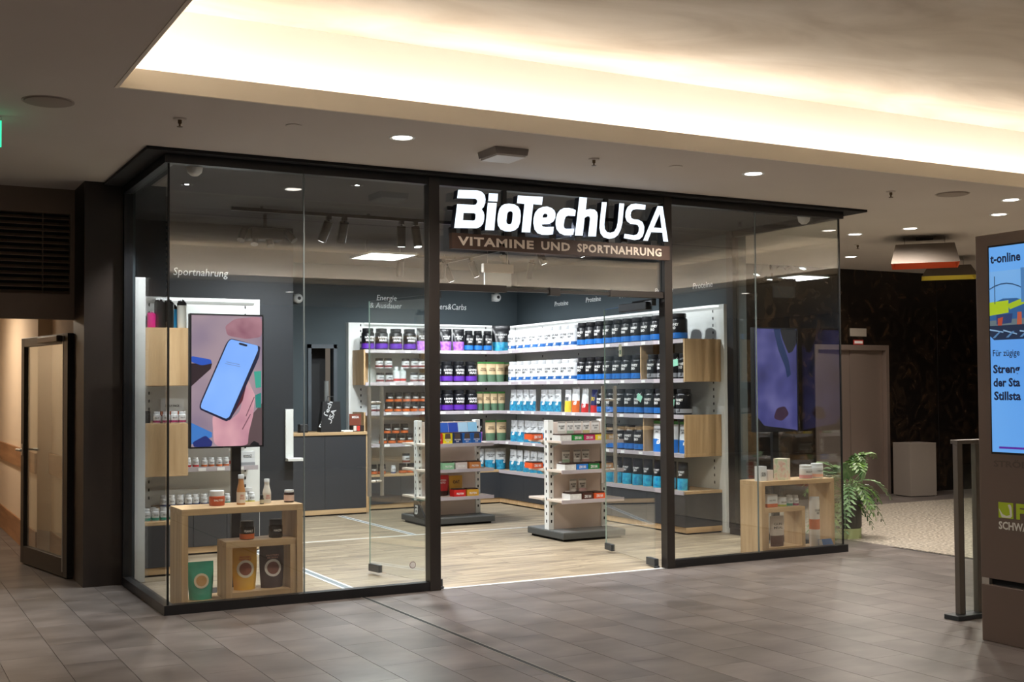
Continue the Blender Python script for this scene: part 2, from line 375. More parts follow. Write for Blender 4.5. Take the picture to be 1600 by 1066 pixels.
# ------------------------------------------------------------------ illuminated sign
LET = {
  'B': ([(2.143,3.017),(2.306,3.025),(2.345,3.016),(2.37,2.993),(2.376,2.96),(2.372,2.928),(2.359,2.9),(2.341,2.883),(2.357,2.865),(2.365,2.839),(2.363,2.804),(2.353,2.771),(2.33,2.747),(2.298,2.733),(2.108,2.725),(2.134,2.908),(2.276,2.911),(2.294,2.916),(2.304,2.932),(2.305,2.945),(2.297,2.956),(2.283,2.959),(2.133,2.952)],[(2.188,2.845),(2.279,2.848),(2.29,2.84),(2.288,2.811),(2.284,2.797),(2.272,2.791),(2.182,2.789)]),
  'idot': ([(2.405,3.009),(2.484,3.012),(2.479,2.951),(2.399,2.949)],None),
  'i': ([(2.395,2.936),(2.473,2.939),(2.449,2.726),(2.37,2.724)],None),
  'o': ([(2.542,2.935),(2.582,2.942),(2.629,2.939),(2.663,2.923),(2.681,2.892),(2.684,2.854),(2.679,2.806),(2.662,2.763),(2.631,2.737),(2.588,2.725),(2.541,2.725),(2.504,2.738),(2.483,2.766),(2.477,2.805),(2.483,2.853),(2.496,2.895),(2.516,2.921)],[(2.579,2.88),(2.592,2.884),(2.608,2.88),(2.613,2.867),(2.608,2.814),(2.601,2.789),(2.588,2.782),(2.571,2.782),(2.558,2.79),(2.556,2.807),(2.563,2.858),(2.569,2.871)]),
  'T': ([(2.658,3.011),(2.884,3.016),(2.875,2.952),(2.796,2.952),(2.767,2.728),(2.69,2.726),(2.717,2.948),(2.651,2.951)],None),
  'e': ([(2.999,2.889),(2.996,2.856),(2.978,2.827),(2.943,2.807),(2.87,2.797),(2.88,2.782),(2.908,2.779),(2.982,2.785),(2.973,2.725),(2.928,2.718),(2.873,2.716),(2.832,2.726),(2.806,2.754),(2.796,2.801),(2.798,2.843),(2.812,2.886),(2.84,2.918),(2.882,2.937),(2.923,2.943),(2.965,2.933),(2.991,2.913)],[(2.879,2.851),(2.884,2.871),(2.895,2.883),(2.912,2.885),(2.924,2.878),(2.925,2.866),(2.915,2.855)]),
  'c': ([(3.187,2.93),(3.18,2.883),(3.113,2.882),(3.093,2.873),(3.082,2.849),(3.073,2.803),(3.078,2.783),(3.094,2.776),(3.17,2.781),(3.162,2.733),(3.125,2.725),(3.076,2.724),(3.034,2.738),(3.006,2.769),(2.998,2.805),(3.001,2.847),(3.014,2.891),(3.039,2.922),(3.074,2.94),(3.12,2.944),(3.163,2.94)],None),
  'h': ([(3.222,3.038),(3.294,3.039),(3.281,2.94),(3.32,2.95),(3.364,2.948),(3.389,2.928),(3.394,2.894),(3.376,2.731),(3.3,2.728),(3.321,2.872),(3.314,2.889),(3.294,2.889),(3.269,2.873),(3.25,2.73),(3.176,2.727)],None),
  'U': ([(3.435,3.013),(3.482,3.015),(3.457,2.833),(3.461,2.796),(3.482,2.772),(3.515,2.768),(3.552,2.781),(3.574,2.814),(3.586,2.859),(3.604,3.016),(3.652,3.016),(3.632,2.856),(3.615,2.799),(3.588,2.754),(3.551,2.728),(3.5,2.718),(3.449,2.727),(3.42,2.756),(3.409,2.802),(3.413,2.849)],None),
  'S': ([(3.863,3.019),(3.859,2.979),(3.77,2.978),(3.736,2.97),(3.719,2.95),(3.713,2.923),(3.721,2.902),(3.743,2.893),(3.796,2.891),(3.832,2.874),(3.848,2.837),(3.845,2.793),(3.83,2.755),(3.798,2.731),(3.752,2.721),(3.644,2.732),(3.652,2.768),(3.745,2.761),(3.775,2.77),(3.791,2.793),(3.795,2.827),(3.784,2.846),(3.761,2.851),(3.709,2.853),(3.675,2.873),(3.661,2.907),(3.665,2.951),(3.684,2.989),(3.718,3.014),(3.763,3.023)],None),
  'A': ([(3.984,3.018),(4.036,3.019),(4.088,2.726),(4.039,2.726),(4.029,2.799),(3.916,2.796),(3.882,2.723),(3.835,2.723)],[(4.006,2.955),(4.022,2.837),(3.943,2.836)]),
}
def filled(loops):
    c = bpy.data.curves.new('outline', 'CURVE'); c.dimensions = '2D'; c.fill_mode = 'FRONT'
    for P in loops:
        sp = c.splines.new('POLY'); sp.points.add(len(P)-1); sp.use_cyclic_u = True
        for i, (x, y) in enumerate(P): sp.points[i].co = (x, y, 0, 1)
    o = bpy.data.objects.new('outline', c); me = bpy.data.meshes.new_from_object(o)
    vs = [(v.co.x, v.co.y) for v in me.vertices]; fs = [tuple(p.vertices) for p in me.polygons]
    bpy.data.objects.remove(o); bpy.data.meshes.remove(me); return vs, fs
sign = thing('shop_sign', 'lit white channel letter shop sign hanging over the entrance with brown tagline board', 'sign', (3.09, -.08, 2.57))
OX, OZ = 3.09, 2.57
M_face = mat('letter_glow', (.80, .90, 1.0), emit=1.5)
M_case = mat('letter_case_navy', '101a33', .5)
for k, (o_, h_) in LET.items():
    loops = [o_]+([h_] if h_ else [])
    loops = [[(x-OX, z-OZ) for x, z in P] for P in loops]
    cs = MB()
    for P in loops:
        n = len(P); cs.add([(x, -.02, z) for x, z in P]+[(x, .05, z) for x, z in P], [(i, (i+1) % n, n+(i+1) % n, n+i) for i in range(n)])
    vs, fs = filled(loops)
    cs.add([(x, .05, z) for x, z in vs], fs)
    L_ = obj('letter', cs, M_case, sign)
    obj('letter_face', MB().add([(x, -.02, z) for x, z in vs], fs), M_face, L_)
obj('tagline_board', box(-1.002, 1.01, -.025, .03, 0, .118), mat('board_brown', '4a352b', .55), sign, bevel=.002)
for wd_, x0_, x1_ in (('VITAMINE', -.955, -.295), ('UND', -.228, .038), ('SPORTNAHRUNG', .105, .925)):
    obj('tagline_word', flat_text(wd_, x1_-x0_, .068, .035, 0, 1.12), mat('tagline_cream', 'e6d8c8', .6), sign).location = ((x0_+x1_)/2, -.0262, .026)
for x in (2.58, 3.526): obj('hanger_bar', box(x-OX-.018, x-OX+.018, .05, .08, .12, .548), M_black, sign)
for x in (2.12, 2.22, 2.33, 2.60, 2.72, 3.0, 3.24, 3.56, 3.68, 3.98): obj('letter_clip', box(x-OX-.03, x-OX+.03, .03, .045, .1, .165), M_black, sign)
obj('carrier_rail', box(-1.0, 1.0, .05, .07, .30, .33), M_black, sign)

# ------------------------------------------------------------------ lamps and ceiling devices
def spot_light(parent, loc, target, watts, deg, blend, col, r=.04):
    ld = bpy.data.lights.new('lamp_light', 'SPOT'); ld.energy = watts; ld.spot_size = math.radians(deg); ld.spot_blend = blend
    ld.color = col; ld.shadow_soft_size = r
    o = link('lamp_light', ld, parent); o.location = loc
    d = Vector(target)-Vector(loc); o.rotation_euler = d.to_track_quat('-Z', 'Y').to_euler(); return o
n_ = 0
for (x, y, where) in [(1.25, -1.11, 'in front of the first shop window'), (4.16, -1.11, 'over the entrance side of the second shop window'), (7.04, -1.12, 'nearest the advertising pillar'),
               (7.69, -.46, 'second from the advertising pillar'), (7.69, .64, 'over the potted plant aisle'), (7.51, 1.24, 'beside the shop window corner'), (9.07, 2.9, 'closest to the marble wall'),
               (-3.4, -1.1, 'added unseen beyond the louvre wall'), (-4.4, -5.0, 'added unseen behind the viewpoint, first row'), (-2.6, -10.6, 'added unseen behind the viewpoint, near corner'), (1.4, -10.9, 'added unseen behind the recess, first'), (4.4, -10.9, 'added unseen behind the recess, second'),  # this row and the next: unseen lamps added to brighten the mall
               (7.4, -10.9, 'added unseen behind the recess, third'), (11.6, -2.0, 'added unseen at the recess end, first'), (11.6, -5.0, 'added unseen at the recess end, second'), (11.6, -8.0, 'added unseen at the recess end, third'), (-1.5, -6.5, 'added unseen above the viewpoint'), (-3.2, -8.2, 'added unseen behind the viewpoint, second row')]:
    dl = thing('downlight', 'round white recessed ceiling downlight '+where, 'ceiling light', (x, y, ZC), 0, 'mall ceiling downlights')
    obj('trim_ring', MB().lathe([(.062, -.001), (.082, -.006), (.088, 0)], 24, cap=False), M_white, dl, smooth=40)
    obj('lens', MB().lathe([(.064, -.003), (.064, -.0015)], 24), M_led, dl)
    spot_light(dl, (0, 0, -.02), (0, 0, -1), DOWN*(1.35 if -1.2 < y < -1 and 0 < x < 5 else 1), 158, .6, (1, .91, .81), .06)
for (x, y, where) in [(-.91, -1.11, 'near the dark stone pillar'), (6.315, -1.114, 'beyond the shop corner')]:
    sp = thing('ceiling_speaker', 'flat round beige ceiling loudspeaker '+where, 'loudspeaker', (x, y, ZC), 0, 'ceiling loudspeakers')
    obj('grille', MB().lathe([(.13, 0), (.128, -.008), (.11, -.012)], 28), mat('speaker_grille', 'a2978c', .8), sp, smooth=40)
    obj('rim', MB().lathe([(.13, -.001), (.14, -.004), (.142, 0)], 28, cap=False), mat('speaker_rim', 'b3a99e', .7), sp)
for (x, y, where) in [(-.155, -1.013, 'nearest the recess corner'), (2.748, -1.064, 'above the shop sign'), (5.741, -.977, 'beyond the far shop corner'), (8.2, 1.9, 'near the orange lamp hood')]:
    sp = thing('sprinkler_head', 'small brass sprinkler head in the ceiling '+where, 'sprinkler', (x, y, ZC), 0, 'ceiling sprinkler heads')
    obj('escutcheon', MB().lathe([(.04, 0), (.036, -.008), (.016, -.01)], 16), M_ceil, sp)
    obj('nozzle', MB().lathe([(.012, -.008), (.012, -.03), (.006, -.035), (.006, -.05)], 10), mat('brass', '6b5a45', .35, .8), sp)
    obj('deflector', MB().lathe([(.018, -.05), (.018, -.053)], 12), MATS['brass'], sp)
em = thing('emergency_light', 'square white emergency light box on the ceiling before the shop sign', 'emergency light', (2.041, -1.016, ZC))
obj('housing', MB().prism([(-.13, 0), (.13, 0), (.12, -.045), (-.12, -.045)], 'y', -.13, .13), mat('housing_grey', '8e8781', .6), em)
obj('diffuser', box(-.11, .11, -.12, .12, -.058, -.045), mat('diffuser_white', 'd8d4cf', .4), em)
for (x, y, where) in [(.512, -1.136, 'beside the first window'), (3.449, -1.086, 'past the shop sign')]:
    tag(obj('ceiling_hatch', MB().lathe([(.05, 0), (.05, -.004), (.044, -.005)], 20), M_ceil, None, (x, y, ZC)), 'tiny flush disc cover in the ceiling '+where, 'cover', 'flush ceiling discs')
ex = thing('exit_sign', 'green lit emergency exit sign at the far edge near the louvre wall', 'exit sign', (-1.105, -.6, 2.955))
obj('panel', box(-.18, .0, -.01, .01, 0, .16), mat('exit_green', (.02, .42, .2), emit=3), ex)
obj('housing', box(-.19, .002, -.015, .015, .155, .17), M_white, ex)
obj('hanger', box(-.1, -.08, -.005, .005, .17, .185), M_white, ex)
# hooded hanging lamps in the lift lobby
def hood(name, label, c, w0, w1, z0, z1, ori, mi):
    hd = thing(name, label, 'hanging lamp', (c[0], c[1], z0)); h = z1-z0
    a, b = w0/2, w1/2; t_ = .012
    out = MB(); lo = [(-a, -a, 0), (a, -a, 0), (a, a, 0), (-a, a, 0)]; up = [(-b, -b, h), (b, -b, h), (b, b, h), (-b, b, h)]
    out.add(lo+up, [(4, 5, 6, 7)]+[(i, (i+1) % 4, 4+(i+1) % 4, 4+i) for i in range(4)])
    obj('shade', out, mat('hood_taupe', '62574d', .6), hd)
    li = MB(); a2, b2 = a-t_, b-t_
    li.add([(-a2, -a2, 0), (a2, -a2, 0), (a2, a2, 0), (-a2, a2, 0), (-b2, -b2, h-t_), (b2, -b2, h-t_), (b2, b2, h-t_), (-b2, b2, h-t_)],
           [(7, 6, 5, 4)]+[(i, 4+i, 4+(i+1) % 4, (i+1) % 4) for i in range(4)]+[])
    li.add([(-a, -a, 0), (a, -a, 0), (a, a, 0), (-a, a, 0), (-a2, -a2, 0), (a2, -a2, 0), (a2, a2, 0), (-a2, a2, 0)], [(i, 4+i, 4+(i+1) % 4, (i+1) % 4) for i in range(4)])
    obj('lining', li, mi, hd)
    obj('bulb_disc', MB().lathe([(.16, h-.05), (.15, h-.06)], 20), mat('lamp_dark', '4a3a30', .5), hd)
    obj('lamp_tube', box(-.09, .09, -.02, .02, h-.075, h-.06), M_led, hd)
    for sx in (-.7, .7): obj('suspension_wire', MB().tube([(sx*b, 0, h), (sx*b, 0, ZC-z0)], .004, 6), M_steel, hd)
    obj('ceiling_plate', box(-.09, .09, -.09, .09, ZC-z0-.02, ZC-z0), mat('plate_dark', '6c6259', .6), hd)
    hd.rotation_euler = (0, 0, math.radians(-47)); return hd
hood('lamp_hood', 'taupe square lamp hood with orange lining hanging in the lift lobby', (8.42, 1.12), .70, .60, 2.83, 3.04, 0, mat('orange_lining', 'd8541f', .6))
hood('lamp_hood', 'dark lamp hood with yellow lining hanging behind the orange one', (10.3, 2.45), .66, .5, 2.885, 3.02, 0, mat('yellow_lining', 'd8c23a', .6))

# shop track lights
def track(name, label, a, b):
    tr = thing(name, label, 'track', (a[0], a[1], 3.07)); dx, dy = b[0]-a[0], b[1]-a[1]
    obj('rail', MB().box(min(0, dx)-.018, max(0, dx)+.018, min(0, dy)-.018, max(0, dy)+.018, 0, .03), M_black, tr)
    for f in (.1, .5, .9): obj('ceiling_mount', box(dx*f-.01, dx*f+.01, dy*f-.01, dy*f+.01, .03, .048), M_black, tr)
track('light_track', 'black lighting track on the shop ceiling behind the first window', (1.0, 2.0), (3.5, 2.0))
track('light_track', 'black lighting track on the shop ceiling parallel to the long shelving wall', (4.55, 1.7), (4.55, 5.3))
track('light_track', 'black lighting track on the shop ceiling before the back shelving', (3.55, 4.75), (4.4, 4.75))
cnt = [0]
def spot(x, y, tgt, label, watts=None, deg=100, col=(.93, .97, 1.0)):
    s = thing('track_spotlight', label, 'spotlight', (x, y, 3.07), 0, 'black track spotlights in the shop')
    d = (Vector(tgt)-Vector((x, y, 2.95))).normalized(); dt = Vector((d.x*.5, d.y*.5, min(d.z, -.75))).normalized()
    p0 = Vector((0, 0, -.045)); p1 = p0+dt*.19
    obj('adapter', MB().box(-.02, .02, -.02, .02, -.03, 0).tube([(0, 0, -.02), (0, 0, -.06)], .01, 8), M_black, s)
    obj('barrel', MB().tube([p0, p1], .041, 16), M_black, s, smooth=40)
    obj('lens', MB().tube([p1, p1+dt*.002], .033, 16), M_ledc, s)
    q_ = p1+dt*.02
    spot_light(s, q_, Vector(tgt)-Vector((x, y, 3.07)), watts or SPOT, deg, .9, col, .03)
spot(1.87, 2.0, (1.05, 3.2, 1.5), 'black track spotlight aimed at the small bottle shelves, first of the pair')
spot(2.02, 2.0, (1.9, 4.6, .3), 'black track spotlight tilted beside the first of the pair', SPOT*.7)
spot(2.58, 2.0, (2.9, 3.0, 0), 'black track spotlight aimed at the shop floor, third along the track', SPOT*.9)
spot(2.72, 2.0, (3.2, 1.2, 0), 'black track spotlight turned to the entrance, last along the track', SPOT*.9)
for k, y in enumerate((2.1, 2.9, 3.7, 4.5, 5.2)):
    spot(4.55, y, (6.0, y, 1.35), ['nearest the front glass', 'second from the front glass', 'third from the front glass', 'fourth from the front glass', 'nearest the back wall'][k].join(['black spotlight aimed at the long shelving wall, ', '']), SPOT*.52)
for k, x in enumerate((3.75, 4.3)): spot(x, 4.75, (x+.35, 6.1, 1.3), 'black spotlight aimed at the back shelving, '+['counter side', 'corner side'][k], SPOT*.7)
spot(5.3, 4.75-.4, (5.4, 6.1, 1.5), 'black spotlight aimed at the shelving corner', SPOT*.6)
for k, (x, y, t_, wt, dg) in enumerate([(.55, .09, (.55, .2, 0), 1.5, 75), (1.6, .6, (1.7, .8, 0), .8, 90), (3.05, .22, (3.05, -.35, 0), 2.2, 85), (5.62, .07, (5.62, .14, 0), 1.0, 70), (.40, 1.15, (-.1, 1.0, 0), 2.0, 85), (2.9, 1.3, (2.9, 1.6, 0), .7, 95), (4.75, 1.35, (4.75, 1.6, 0), .8, 90)]):
    rd = thing('added_spot', 'small round spot added to the shop ceiling above '+['the first window display', 'the first door leaf', 'the threshold', 'the second window display', 'the shaker bottles', 'the middle of the entrance', 'the entrance gondola'][k], 'ceiling light', (x, y, 3.118), 0, 'added shop spots')  # inconspicuous lamps added to light the displays, floor and threshold
    obj('trim_ring', MB().lathe([(.036, -.001), (.046, -.004), (.05, 0)], 20, cap=False), M_black, rd)
    obj('lens', MB().lathe([(.017, -.002), (.017, -.001)], 20), M_ledc, rd); obj('baffle', MB().lathe([(.036, -.0015), (.018, -.0008)], 20, cap=False), M_slot, rd)
    spot_light(rd, (0, 0, -.02), (t_[0]-x, t_[1]-y, -3.1), SPOT*wt, dg, .7, (.95, .97, 1.0), .03)
lp = thing('added_panel_light', 'flat square white panel light added inside the shop for a mirrored one', 'ceiling light', (3.15, 3.83, 2.95))  # panel added for one mirrored in the glass, and to light the shop
obj('diffuser', box(-.25, .25, -.3, .3, 0, .006), mat('panel_glow', (.95, .98, 1.0), emit=7), lp)
obj('frame', MB().box(-.265, .265, -.315, -.3, -.002, .02).box(-.265, .265, .3, .315, -.002, .02).box(-.265, -.25, -.3, .3, -.002, .02).box(.25, .265, -.3, .3, -.002, .02), M_white, lp)
obj('back_plate', box(-.25, .25, -.3, .3, .008, .02), M_white, lp)
for sx in (-.2, .2): obj('suspension_wire', MB().tube([(sx, 0, .02), (sx, 0, .168)], .003, 6), M_steel, lp)
ld = bpy.data.lights.new('panel_light', 'AREA'); ld.energy = PANEL; ld.shape = 'RECTANGLE'; ld.size = .5; ld.size_y = .6; ld.color = (.95, .98, 1)
lo_ = link('panel_light', ld, lp); lo_.location = (0, 0, -.01)
es = thing('hanging_sign_box', 'white double box sign hanging on two wires behind the entrance', 'hanging sign', (4.115, 3.0, 2.60))
obj('sign_panel', box(-.16, .16, -.012, .012, 0, .14), mat('sign_white', 'dfe6ea', .5), es, bevel=.003)
obj('lamp_housing', box(-.18, .18, -.03, .03, .14, .235), mat('housing_beige', 'b8aca0', .5), es, bevel=.006)
for sx in (-.12, .12): obj('suspension_wire', MB().tube([(sx, 0, .235), (sx, 0, .518)], .003, 6), M_steel, es)
for (x, y, label) in [(.216, .15, 'white dome detector under the shop ceiling at the first window corner'), (5.805, .15, 'white dome detector under the shop ceiling at the far window corner')]:
    dd = thing('dome_detector', label, 'detector', (x, y, 3.118), 0, 'dome detectors')
    obj('dome', MB().lathe([(.06, -.0), (.06, -.04), (.05, -.085), (.025, -.108), (.002, -.112)], 20), mat('dome_grey', 'b9b5ae', .4), dd, smooth=40)
    obj('mount', MB().lathe([(.066, 0), (.066, -.012)], 20), M_white, dd)
for (x, y, z, label) in [(2.987, 6.28, 2.66, 'white round security camera on the wall above the counter'), (5.80, 6.28, 2.76, 'white round security camera in the shelving corner')]:
    c_ = thing('security_camera', label, 'camera', (x, y, z), 0, 'wall security cameras')
    b = obj('ball', MB().lathe([(.01, -.06), (.045, -.045), (.06, -.01), (.06, .02), (.045, .05), (.01, .06)], 20), M_white, c_, (0, -.05, 0), smooth=60); b.rotation_euler = (PI/2, 0, 0)
    e_ = obj('lens', MB().lathe([(.022, .058), (.02, .064)], 16), M_txtk, b)
    obj('bracket', box(-.04, .04, -.02, .02, -.05, .05), M_white, c_)
# dark cluster of fittings seen above the first window
du = thing('ceiling_fitting', 'dark cluster of spot housings hanging high behind the first window', 'ceiling fitting', (1.42, 2.45, 2.88))
obj('housing', box(-.16, .16, -.1, .1, 0, .1), M_black, du, bevel=.012)
for sx, sz in ((-.2, -.02), (-.1, -.05), (.02, -.06), (.2, .0)): obj('barrel', MB().tube([(sx, -.02, .08), (sx*1.25, -.08, sz)], .034, 14), M_black, du, smooth=40)
obj('ceiling_arm', MB().tube([(.0, 0, .1), (0, 0, .238)], .018, 10), M_black, du)
# ------------------------------------------------------------------ shelving
SZ = (2.01, 1.60, 1.225, .825, .445)          # shelf tops
def slots(mb, pts, z0, z1, axis):
    z = z0
    while z < z1:
        for (x, y) in pts:
            if axis == 'y': mb.box(x-.007, x+.007, y-.002, y+.001, z, z+.028)
            else: mb.box(x-.002, x+.001, y-.007, y+.007, z, z+.028)
        z += .075
    return mb
def price_tags(sh, a, b, fixed, z, axis, n):
    for k in range(n):
        p = a+(b-a)*(k+.5+random.uniform(-.2, .2))/n
        if axis == 'x': obj('price_tag', box(p-.035, p+.035, fixed-.004, fixed-.001, z-.034, z-.004), M_txtw, sh)
        else: obj('price_tag', box(fixed-.004, fixed-.001, p-.035, p+.035, z-.034, z-.004), M_txtw, sh)
M_rail2 = mat('price_rail', 'b9b1b6', .35)
# long wall on the far side (runs away from the window)
U = thing('wall_shelving', 'tall white slotted wall shelving along the far side with oak box frames', 'shelving')
obj('back_panel', box(6.08, 6.16, 1.68, 6.2, 0, 2.38), M_white, U, bevel=.003)
sb = slots(MB(), [(6.079, y) for y in (1.86, 2.76, 3.66, 4.56, 5.46)], .5, 2.33, 'x'); obj('slot_row', sb, M_slot, U)['kind'] = 'stuff'
obj('light_strip', box(6.0, 6.07, 1.75, 6.15, 2.355, 2.372), mat('shelf_glow', (.95, .98, 1), emit=1.6), U)
for z in SZ[:4]:
    y0 = 1.75; sh = obj('shelf', box(5.615, 6.08, y0, 5.86 if z != SZ[0] else 5.86, z-.025, z), M_shelf, U, bevel=.002)
    obj('price_rail', box(5.603, 5.615, y0, 5.80, z-.038, z+.004), M_rail2, sh); price_tags(sh, 2.0, 5.7, 5.603, z, 'y', 11)
for k, (z0, z1, ya, yb) in enumerate([(1.60, 2.01, 1.73, 2.56), (.825, 1.225, 1.73, 2.52)]):
    bxo = obj('oak_box', MB().box(5.608, 6.075, ya, ya+.022, z0-.03, z1+.004), M_oak, U, bevel=.002)
    obj('oak_divider', box(5.63, 6.075, yb-.02, yb, z0, z1-.025), M_oak, U, bevel=.002)
def cabinet(parent, x0, x1, y0, y1, face, n, toptint=True):
    """low charcoal cupboards with oak top edge and oak plinth"""
    b = obj('cupboard', box(x0, x1, y0, y1, .075, .415), M_char, parent)
    obj('cupboard_top', box(x0-(.004 if face == '-x' else 0), x1, y0-.004, y1, .415, .445), M_oakh, parent, bevel=.002)
    obj('plinth', box(x0, x1, y0, y1, .018, .075), M_oakh, parent, bevel=.002)
    obj('toe_gap', box(x0+.02, x1, y0+.02, y1, 0, .018), M_slot, parent)
    for k in range(n):
        if face == '-y':
            w_ = (x1-x0)/n; obj('cupboard_door', box(x0+w_*k+.002, x0+w_*(k+1)-.002, y0-.012, y0, .079, .412), M_char, b)
        else:
            w_ = (y1-y0)/n; obj('cupboard_door', box(x0-.012, x0, y0+w_*k+.002, y0+w_*(k+1)-.002, .079, .412), M_char, b)
cabinet(U, 5.612, 6.075, 1.735, 5.82, '-x', 6)
obj('price_rail', box(5.590, 5.600, 1.75, 5.79, .405, .449), M_rail2, U)
# back wall
V = thing('wall_shelving', 'white slotted shelving on the back wall behind the middle gondola', 'shelving')
obj('back_panel', box(3.65, 6.08, 6.205, 6.3, 0, 2.372), M_white, V, bevel=.003)
sb = slots(MB(), [(x, 6.2045) for x in (3.815, 4.72, 5.62)], .9, 2.33, 'y'); obj('slot_row', sb, M_slot, V)['kind'] = 'stuff'
obj('light_strip', box(3.86, 6.05, 6.13, 6.2, 2.352, 2.368), MATS['shelf_glow'], V)
for z in SZ[:4]:
    sh = obj('shelf', box(3.72, 6.08, 5.815, 6.205, z-.025, z), M_shelf, V, bevel=.002)
    obj('price_rail', box(3.72, 5.603, 5.803, 5.815, z-.038, z+.004), M_rail2, sh); price_tags(sh, 3.9, 5.5, 5.803, z, 'x', 6)
for (z0, z1) in ((1.60, 2.01), (.825, 1.225)):
    obj('oak_box', MB().box(3.70, 3.722, 5.81, 6.2, z0-.03, z1+.004).box(3.722, 3.90, 6.17, 6.2, z0, z1), M_oak, V, bevel=.002)
    obj('oak_divider', box(4.63, 4.65, 5.83, 6.2, z0, z1-.025), M_oak, V, bevel=.002)
cabinet(V, 3.72, 5.612, 5.812, 6.205, '-y', 4)
obj('glass_tier', box(3.92, 4.62, 5.86, 6.16, 1.775, 1.783), M_clear, V)
# shelving by the entry side: short wall parallel to the front and the end of the side run
Wd = thing('wall_shelving', 'white slotted shelving with small bottles behind the first screen', 'shelving')
obj('back_panel', box(.16, 1.594, 3.2, 3.26, 0, 2.393), M_white, Wd, bevel=.003)
sb = slots(MB(), [(x, 3.1995) for x in (.54, 1.45)], .5, 2.36, 'y'); obj('slot_row', sb, M_slot, Wd)['kind'] = 'stuff'
obj('light_strip', box(.6, 1.55, 3.13, 3.195, 2.36, 2.376), MATS['shelf_glow'], Wd)
for z in (1.98, 1.60, 1.2, .80):
    sh = obj('shelf', box(.56, 1.485, 2.9, 3.2, z-.025, z), M_shelf, Wd, bevel=.002)
    obj('price_rail', box(.56, 1.485, 2.888, 2.9, z-.038, z+.004), M_rail2, sh); price_tags(sh, .65, 1.45, 2.888, z, 'x', 4)
cabinet(Wd, .56, 1.49, 2.87, 3.2, '-y', 3)
We = thing('wall_shelving', 'side run of oak box shelves seen end on through the corner glass', 'shelving')
obj('back_panel', box(.08, .16, 1.50, 3.2, 0, 2.41), M_white, We, bevel=.003)
for (z0, z1) in ((1.55, 2.025), (.81, 1.24)):
    obj('oak_box', MB().box(.162, .55, 1.72, 1.742, z0, z1).box(.162, .55, 1.742, 2.88, z1-.025, z1).box(.162, .55, 1.742, 2.88, z0, z0+.025).box(.162, .55, 2.86, 2.88, z0+.025, z1-.025), M_oak, We, bevel=.002)
cabinet(We, .162, .54, 1.72, 2.86, '-y', 1)

# ------------------------------------------------------------------ goods
def curved(mb, R):
    out = MB(); out.f = list(mb.f)
    out.v = [(R*math.sin(x/R), -R*math.cos(x/R), z) for x, y, z in mb.v]; return out
def lift(mb, x=0, y=0, z=0):
    mb.v = [(a+x, b+y, c+z) for a, b, c in mb.v]; return mb
PROTO = {}
def tub(key, r, h, body, lid, band, bz, lines, ink, sub=None, emb=None, seg=24):
    P = []
    P.append(('body', MB().lathe([(r*.9, 0), (r*.98, .006), (r, .02), (r, h*.74), (r*.96, h*.79), (r*.80, h*.835), (r*.76, h*.85)], seg).mesh('tub_body', body, 35)))
    P.append(('lid', MB().lathe([(r*.82, h*.845), (r*.84, h*.86), (r*.84, h*.985), (r*.79, h)], seg).mesh('tub_lid', lid, 35)))
    if band: P.append(('label_band', MB().lathe([(r*1.008, bz[0]*h), (r*1.008, bz[1]*h)], seg, cap=False).mesh('tub_band', band, 35)))
    if lines: P.append(('label_print', curved(lift(flat_text(lines, r*1.7, h*.23, .035), 0, 0, h*.40), r*1.012).mesh('tub_print', ink)))
    if sub: P.append(('label_patch', curved(lift(MB().add([(-r*.75, 0, 0), (r*.35, 0, 0), (r*.35, 0, h*.05), (-r*.75, 0, h*.05)], [(0, 1, 2, 3)]), 0, 0, bz[1]*h), r*1.01).mesh('tub_patch', sub)))
    if emb: P.append(('label_emblem', curved(lift(emblem(h*.15), r*.25, 0, bz[0]*h+h*.03), r*1.014).mesh('tub_emblem', emb)))
    PROTO[key] = P
def pouch_y(u, v, w, h, d):
    """front surface of a stand-up bag: u across -1..1, v up 0..1"""
    bul = d/2*(max(0., 1-u*u)**.6)*(1-.92*max(0, (v-.05)/.95)**1.6) if v < .9 else d/2*(max(0., 1-u*u)**.6)*.09
    return bul
